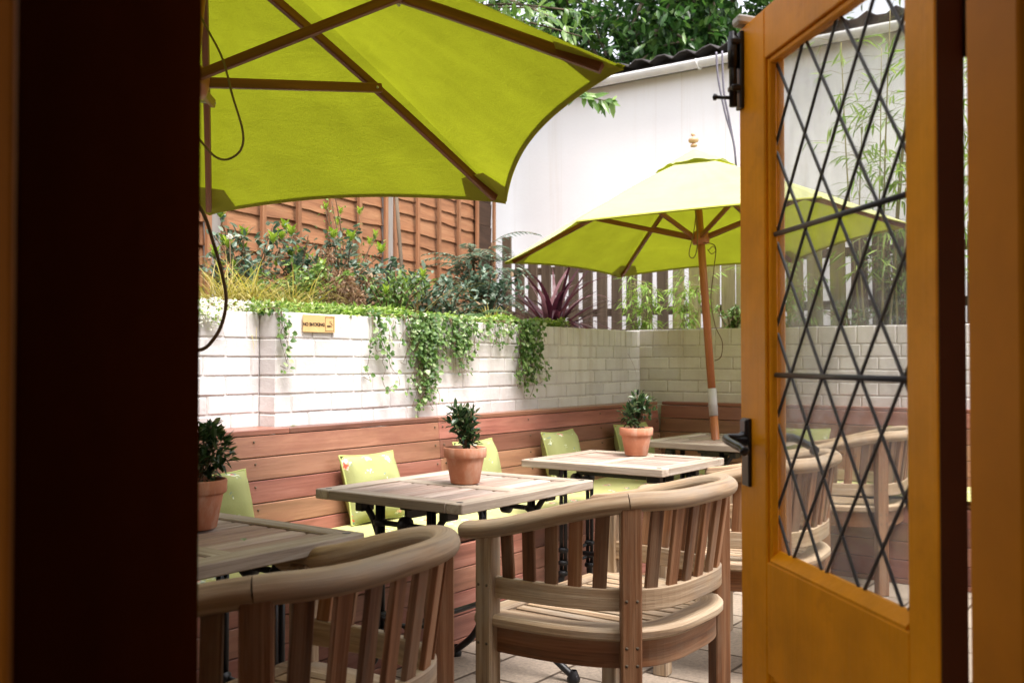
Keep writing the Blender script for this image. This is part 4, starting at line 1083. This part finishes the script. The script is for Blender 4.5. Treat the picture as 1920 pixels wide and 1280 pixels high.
def grass_clump(label, base, n, L, seed, m_='leaf_gold', w=.0042, name='ornamental_grass', up=(.35, 1.3), group='golden grass clumps'):
    random.seed(seed); t = thing(name, label, 'grass clump', base, 0, group); t['kind'] = 'thing'; mb = MB()
    for i in range(n):
        a = random.uniform(0, 2*PI); el = random.uniform(*up); d = Vector((math.cos(a)*math.cos(el), math.sin(a)*math.cos(el), math.sin(el)))
        mb.blade(Vector((random.gauss(0, .03), random.gauss(0, .03), 0)), d, (L+.10)*random.uniform(.5, 1.1), w*random.uniform(.7, 1.5), random.uniform(1.0, 2.3), 7)
    mb.build('blades', m_, t)
grass_clump('upright golden grass clump at the left end of the bed beside the dark door edge', gp(418, 3.5), 340, .30, 61, up=(.7, 1.45))
grass_clump('arching golden grass clump left of the brass sign', gp(470, 3.42), 520, .30, 62)
grass_clump('wide arching golden grass clump directly above the brass sign', gp(548, 3.45), 480, .28, 63)
grass_clump('small yellow grass tuft left of the purple plant', gp(925, 3.45), 200, .22, 64)
grass_clump('wispy dry stems rising between the grey post and the feathery shrub', gp(775, 3.8), 34, .62, 65, 'leaf_gold', .0035, 'wispy_grass', (.9, 1.5), None)
grass_clump('wispy dry stems rising from the dark shrubs above the brass sign', gp(610, 3.9), 30, .55, 66, 'leaf_dry', .0035, 'wispy_grass', (.9, 1.5), None)
def phormium():
    random.seed(71); t = thing('strap_leaved_plant', 'purple strap-leaved plant arching over the corner of the brick wall', 'plant', gp(1035, 3.78, 1.29)); mb = MB()
    for i in range(90):
        a = random.uniform(0, 2*PI); el = random.uniform(.35, 1.35); d = Vector((math.cos(a)*math.cos(el), math.sin(a)*math.cos(el), math.sin(el)))
        mb.blade(Vector((random.gauss(0, .03), random.gauss(0, .03), 0)), d, random.uniform(.45, .85), random.uniform(.024, .040), random.uniform(.5, 1.9), 9)
    for i in range(14):
        a = random.uniform(-1.6, .3); el = random.uniform(.35, .8); d = Vector((math.cos(a)*math.cos(el), math.sin(a)*math.cos(el), math.sin(el)))
        mb.blade(Vector((0, 0, 0)), d, random.uniform(.6, .85), random.uniform(.010, .018), random.uniform(1.6, 2.2), 10)
    mb.build('blades', 'leaf_purple', t)
phormium()
def fern(label, base, seed, n=9, L=.30):
    random.seed(seed); t = thing('fern', label, 'fern', base, 0, 'ferns in the raised bed'); mb = MB()
    for k in range(n):
        b = random.uniform(0, 2*PI); el = random.uniform(.5, 1.1); h_ = Vector((math.cos(b), math.sin(b), 0)); q = Vector((0, 0, 0)); l_ = L*random.uniform(.7, 1.1); pts = []
        for i in range(19):
            pts.append(q.copy()); ee = el-1.6*i/18; q = q+(h_*math.cos(ee)+Vector((0, 0, math.sin(ee))))*l_/18
        sd = Vector((-h_.y, h_.x, 0)); mb.tube(pts, .0016, 4, True)
        for i in range(2, 19):
            for s in (-1, 1): mb.leaf(pts[i], sd*s+h_*.35, Vector((0, 0, 1)), .062*math.sin(PI*min(1, (i+2)/21))+.008, .011, .2, .2, 0, True)
    mb.build('fronds', 'leaf_fern', t)
fern('pale green fern above the wall left of the yellow grass tuft', gp(800, 3.42), 81); fern('fern with broad arching fronds above the wall, beside the feathery shrub', gp(868, 3.45), 82, 11, .32)
def dryhead(label, base, h, r, m_, seed, n=150):
    random.seed(seed); t = thing('dried_flower', label, 'flower', base, 0, 'flower heads among the shrubs'); mb = MB(); mb.tube(smooth_path([Vector((0, 0, 0)), Vector((.01, 0, h*.5)), Vector((0, .01, h))], 4), .003, 5); mb.build('stem', 'twig', t)
    mb = MB()
    for i in range(n):
        v = rv(); mb.leaf(Vector((0, .01, h))+v*r*random.uniform(.4, 1), v+rv()*.8, rv(), .022*r/.05, .013*r/.05, .3, .2, 0, True)
    mb.build('flower_head', m_, t)
for i, (px, n_, h_, r_, m_, lb) in enumerate([(598, 3.55, .26, .05, 'leaf_dry', 'dry brown flower head among shrubs right of the golden grass'), (640, 3.5, .22, .062, 'leaf_dry', 'largest dry brown flower head, above the wall right of the sign'), (612, 3.65, .36, .04, 'leaf_dry', 'small dry brown flower head high in the dark shrubs'),
                                           (668, 3.45, .14, .05, 'leaf_dry', 'low dry brown flower head at the wall top'), (746, 3.5, .21, .026, 'petal', 'single creamy white flower head below the grey stake'), (428, 3.8, .42, .014, 'petal', 'tiny pale flower bud on a thin stem at the left end of the bed')]):
    dryhead(lb, gp(px, n_), h_, r_, m_, 90+i)
mb = MB(); p_ = gp(757, 4.1); mb.tube([(0, 0, -.02), (-.01, 0, .35), (-.05, .02, .85)], [.013, .012, .011], 8); tag(mb.build('stake', 'bark', None, p_), 'thin leaning grey stake in front of the orange fence', 'stake')
def bamboo(label, base, h, nc, nl, spread, seed, culm=.006, L=.10, lean=(0, 0)):
    random.seed(seed); t = thing('bamboo', label, 'bamboo', base, 0, 'bamboo in the raised bed'); st = MB(); fo = MB()
    for c in range(nc):
        a = random.uniform(0, 2*PI); p0 = Vector((.5*spread*math.cos(a), .5*spread*math.sin(a), -.02)); hh = h*random.uniform(.6, 1); e = p0*2+Vector((lean[0]*hh, lean[1]*hh, hh))+rv()*.08; bp = smooth_path([p0, (p0+e)/2+rv()*.04, e], 10)
        st.tube(bp, [culm*(1-.7*i/(len(bp)-1)) for i in range(len(bp))], 6)
        for i in range(nl):
            j = random.randint(5, len(bp)-1); q = bp[j]; b = random.uniform(0, 2*PI); tw = q+Vector((math.cos(b), math.sin(b), random.uniform(-.1, .4)))*random.uniform(.05, .28)*(h/1.6)**.5
            st.tube([q, (q+tw)/2+Vector((0, 0, .02)), tw], .0012, 4)
            for k in range(4):
                d = (tw-q).normalized()+rv()*.6+Vector((0, 0, -.55)); fo.leaf(tw-(tw-q)*.2*k, d, Vector((0, 0, 1))+rv()*.4, L*random.uniform(.6, 1.1), L*.12, .2, .15)
    st.build('culm', 'picket_green', t); fo.build('foliage', 'leaf_bamboo', t)
bamboo('tall airy bamboo against the white building, seen through the upper leaded glass', W(6.25, n_at(1650, 6.25), 1.29), 2.0, 8, 22, .25, 101, .008, .13, (.02, 0))
bamboo('tall bamboo at the right edge beyond the door hinge gap', W(6.0, n_at(1800, 6.0), 1.29), 2.1, 8, 26, .25, 102, .008, .13)
bamboo('young bright bamboo in front of the pickets right of the purple plant', W(6.3, n_at(1205, 6.3), 1.29), .50, 9, 13, .10, 103, .003, .085)
bamboo('young bright bamboo in front of the mossy pickets left of the parasol pole', W(6.3, n_at(1278, 6.3), 1.29), .52, 8, 12, .10, 104, .003, .085)
bamboo('short bamboo behind the door edge at the foot of the pickets, seen through the glass', W(6.3, n_at(1475, 6.3), 1.29), .60, 8, 14, .12, 105, .003, .085)
shrub('shrub', 'low dark weeds on the end wall seen through the glass below the pickets', W(6.1, n_at(1600, 6.1), 1.28), .16, .30, 12, 10, .05, .012, 'leaf_mid', 50, None, G1)
shrub('shrub', 'small green plant on the end wall right of the parasol pole', W(6.15, n_at(1375, 6.15), 1.28), .15, .14, 10, 12, .05, .022, 'leaf_mid', 52, None, G1)
shrub('shrub', 'shrub with arching leaves at the foot of the bamboo seen through the glass', W(6.3, n_at(1690, 6.3), 1.28), .55, .25, 12, 20, .08, .02, 'leaf_mid', 53, None, G1)

# ground cover along the wall top
random.seed(111); mb = MB()
for i in range(5200):
    u = random.uniform(3.05, 4.95); n_ = 3.10+abs(random.gauss(0, .11))+max(0, (u-3.1)*.04); hz = 1.315+.045*(mnoise.noise(Vector((u*5, n_*5, 1)))+.35)*random.random()+random.uniform(0, .03)
    if u < 3.5 and random.random() < .45: continue
    d = rv(); d.z = abs(d.z)*.4; mb.leaf(W(u, n_, hz), d, Vector((0, 0, 1))+rv()*.5, random.uniform(.014, .028), random.uniform(.012, .024), .2, .1, 0, True)
tag(mb.build('ground_cover', 'leaf_cover'), None, None, kind='stuff')
random.seed(112); mb = MB()
for i in range(2600):
    u = random.uniform(1.9, 2.75); n_ = 3.19+abs(random.gauss(0, .07)); 
    z_ = 1.32+.05*random.random()
    if random.random() < .3: n_ = 3.175-random.uniform(0, .015); z_ = 1.325-abs(random.gauss(0, .035)); u = random.uniform(2.05, 2.45)
    d = rv(); mb.leaf(W(u, n_, z_), d, Vector((0, 0, 1))+rv()*.6, random.uniform(.010, .018), random.uniform(.008, .014), .2, .1, 0 if random.random() < .75 else 1, True)
tag(mb.build('white_flower_cover', ['petal', 'leaf_cover']), None, None, kind='stuff')
random.seed(113); mb = MB()
for i in range(1700):
    u = random.uniform(2.6, 3.5); n_ = 3.12+abs(random.gauss(0, .10)); d = rv(); d.z = abs(d.z); mb.leaf(W(u, n_, 1.318+random.uniform(0, .05)), d, Vector((0, 0, 1))+rv()*.5, random.uniform(.015, .035), random.uniform(.008, .016), .2, .15, 0 if random.random() < .8 else 1, True)
tag(mb.build('low_weeds', ['leaf_cover', 'leaf_mid']), None, None, kind='stuff')

def ivy(label, px, width, drop, nst, seed, dens=1.0, n_off=.02):
    """trailing ivy: px sight line where it hangs, width (m along the wall), drop (m)"""
    random.seed(seed)
    nw = 3.09 if px > 515 else 3.185
    u0 = u_at(px, nw); nwall = 3.09 if 2.65 < u0 < 3.14 else (3.185 if u0 < 2.65 else 3.093+(u0-3.14)*.0395)
    t = thing('ivy', label, 'ivy', W(u0, nwall, 1.32), ROTU, 'ivy trails hanging down the white brick wall'); st = MB(); fo = MB()
    for s in range(nst):
        x = random.gauss(0, width*.40); dd = drop*random.uniform(.35, 1)*max(.2, 1-.85*min(1, abs(x)/width)); pts = [Vector((x*.8, .10, .01)), Vector((x*.9, .0, .02))]; q = Vector((x, -.022, -.02)); pts.append(q.copy()); k = max(3, int(dd/.04))
        dr_ = random.gauss(0, .008)
        for i in range(k):
            q = q+Vector((random.gauss(dr_, .012), 0, -dd/k)); q.y = -.018-random.uniform(0, .022); pts.append(q.copy())
        if random.random() < .25: pts.append(q+Vector((random.choice((-1, 1))*.04, 0, .012)))
        sp = smooth_path(pts, 3); st.tube(sp, .0013, 4)
        for i in range(int(dd/.0125*dens)+6):
            f = random.random()**1.25; p = sp[int(f*(len(sp)-1))]
            d = Vector((random.uniform(-1, 1), random.uniform(-.8, -.1), random.uniform(-1, .4))).normalized(); l_ = random.uniform(.012, .030)
            pp = p+Vector((d.x*.012, -abs(random.gauss(0, .008)), d.z*.012)); nr = Vector((0, -1, .5))+rv()*.5
            fo.leaf(pp, d, nr, l_, l_*.95, .25, .15)
    st.build('stem', 'twig', t); fo.build('foliage', 'leaf_ivy', t)
ivy('thin white-flowered trail hanging down the recess left of the brick pier', 488, .035, .27, 5, 121)
ivy('slim ivy trail right of the sign, ending above the bench', 705, .07, .44, 7, 122, .8)
ivy('few thin ivy strands between the slim trail and the big one', 752, .10, .22, 6, 123, .6)
ivy('largest ivy curtain hanging down to the bench behind the middle pot', 798, .14, .52, 36, 124, 1.15)
ivy('ragged ivy strands right of the largest curtain', 866, .20, .27, 22, 125, .9)
ivy('loose ivy fringe along the wall top between the slim trail and the ragged strands', 832, .26, .20, 26, 128, .9)
ivy('short ivy fringe between the two long curtains', 935, .22, .14, 20, 126, .9)
ivy('dark narrow ivy curtain nearest the wall corner', 1002, .14, .46, 34, 127, 1.3)

# ================================================================== LIGHT, CAMERA
w = bpy.data.worlds.new('World'); sc.world = w; w.use_nodes = True; nt = w.node_tree; nt.nodes.clear()
SUN_EL, SUN_AZ = R(65), R(147)     # azimuth clockwise from +Y
sky = nt.nodes.new('ShaderNodeTexSky'); sky.sky_type = 'NISHITA'; sky.sun_disc = False; sky.sun_elevation = SUN_EL; sky.sun_rotation = SUN_AZ; sky.dust_density = 3; sky.ozone_density = .6
hs = nd(nt, 'ShaderNodeHueSaturation', Saturation=.25); nt.links.new(sky.outputs[0], hs.inputs['Color'])
tint = mixc(nt, 1.0, hs.outputs[0], (1.0, .975, .985), 'MULTIPLY')
bg = nd(nt, 'ShaderNodeBackground', Strength=.15); nt.links.new(tint, bg.inputs[0]); wo = nt.nodes.new('ShaderNodeOutputWorld'); nt.links.new(bg.outputs[0], wo.inputs[0])
sl = bpy.data.lights.new('sun', 'SUN'); sl.energy = 2.2; sl.angle = R(30); sl.color = (1, .94, .90)
so = bpy.data.objects.new('sun', sl); COL.objects.link(so)
sd = Vector((math.sin(SUN_AZ)*math.cos(SUN_EL), math.cos(SUN_AZ)*math.cos(SUN_EL), math.sin(SUN_EL))); so.rotation_euler = sd.to_track_quat('Z', 'Y').to_euler(); so.location = sd*20
cd = bpy.data.cameras.new('camera'); cam = bpy.data.objects.new('camera', cd); COL.objects.link(cam); sc.camera = cam
cam.location = (0, 0, CAMH); cam.rotation_euler = (PI/2+TH, 0, 0); cd.sensor_width = 36; cd.lens = F/1920*36; cd.clip_start = .05; cd.clip_end = 300
cd.dof.use_dof = True; cd.dof.focus_distance = 3.35; cd.dof.aperture_fstop = 5.6
sc.view_settings.view_transform = 'Standard'; sc.view_settings.look = 'None'; sc.view_settings.gamma = 1; sc.view_settings.exposure = 1.75
sc.cycles.use_denoising = True; sc.cycles.max_bounces = 8; sc.cycles.transparent_max_bounces = 12; sc.cycles.caustics_reflective = False
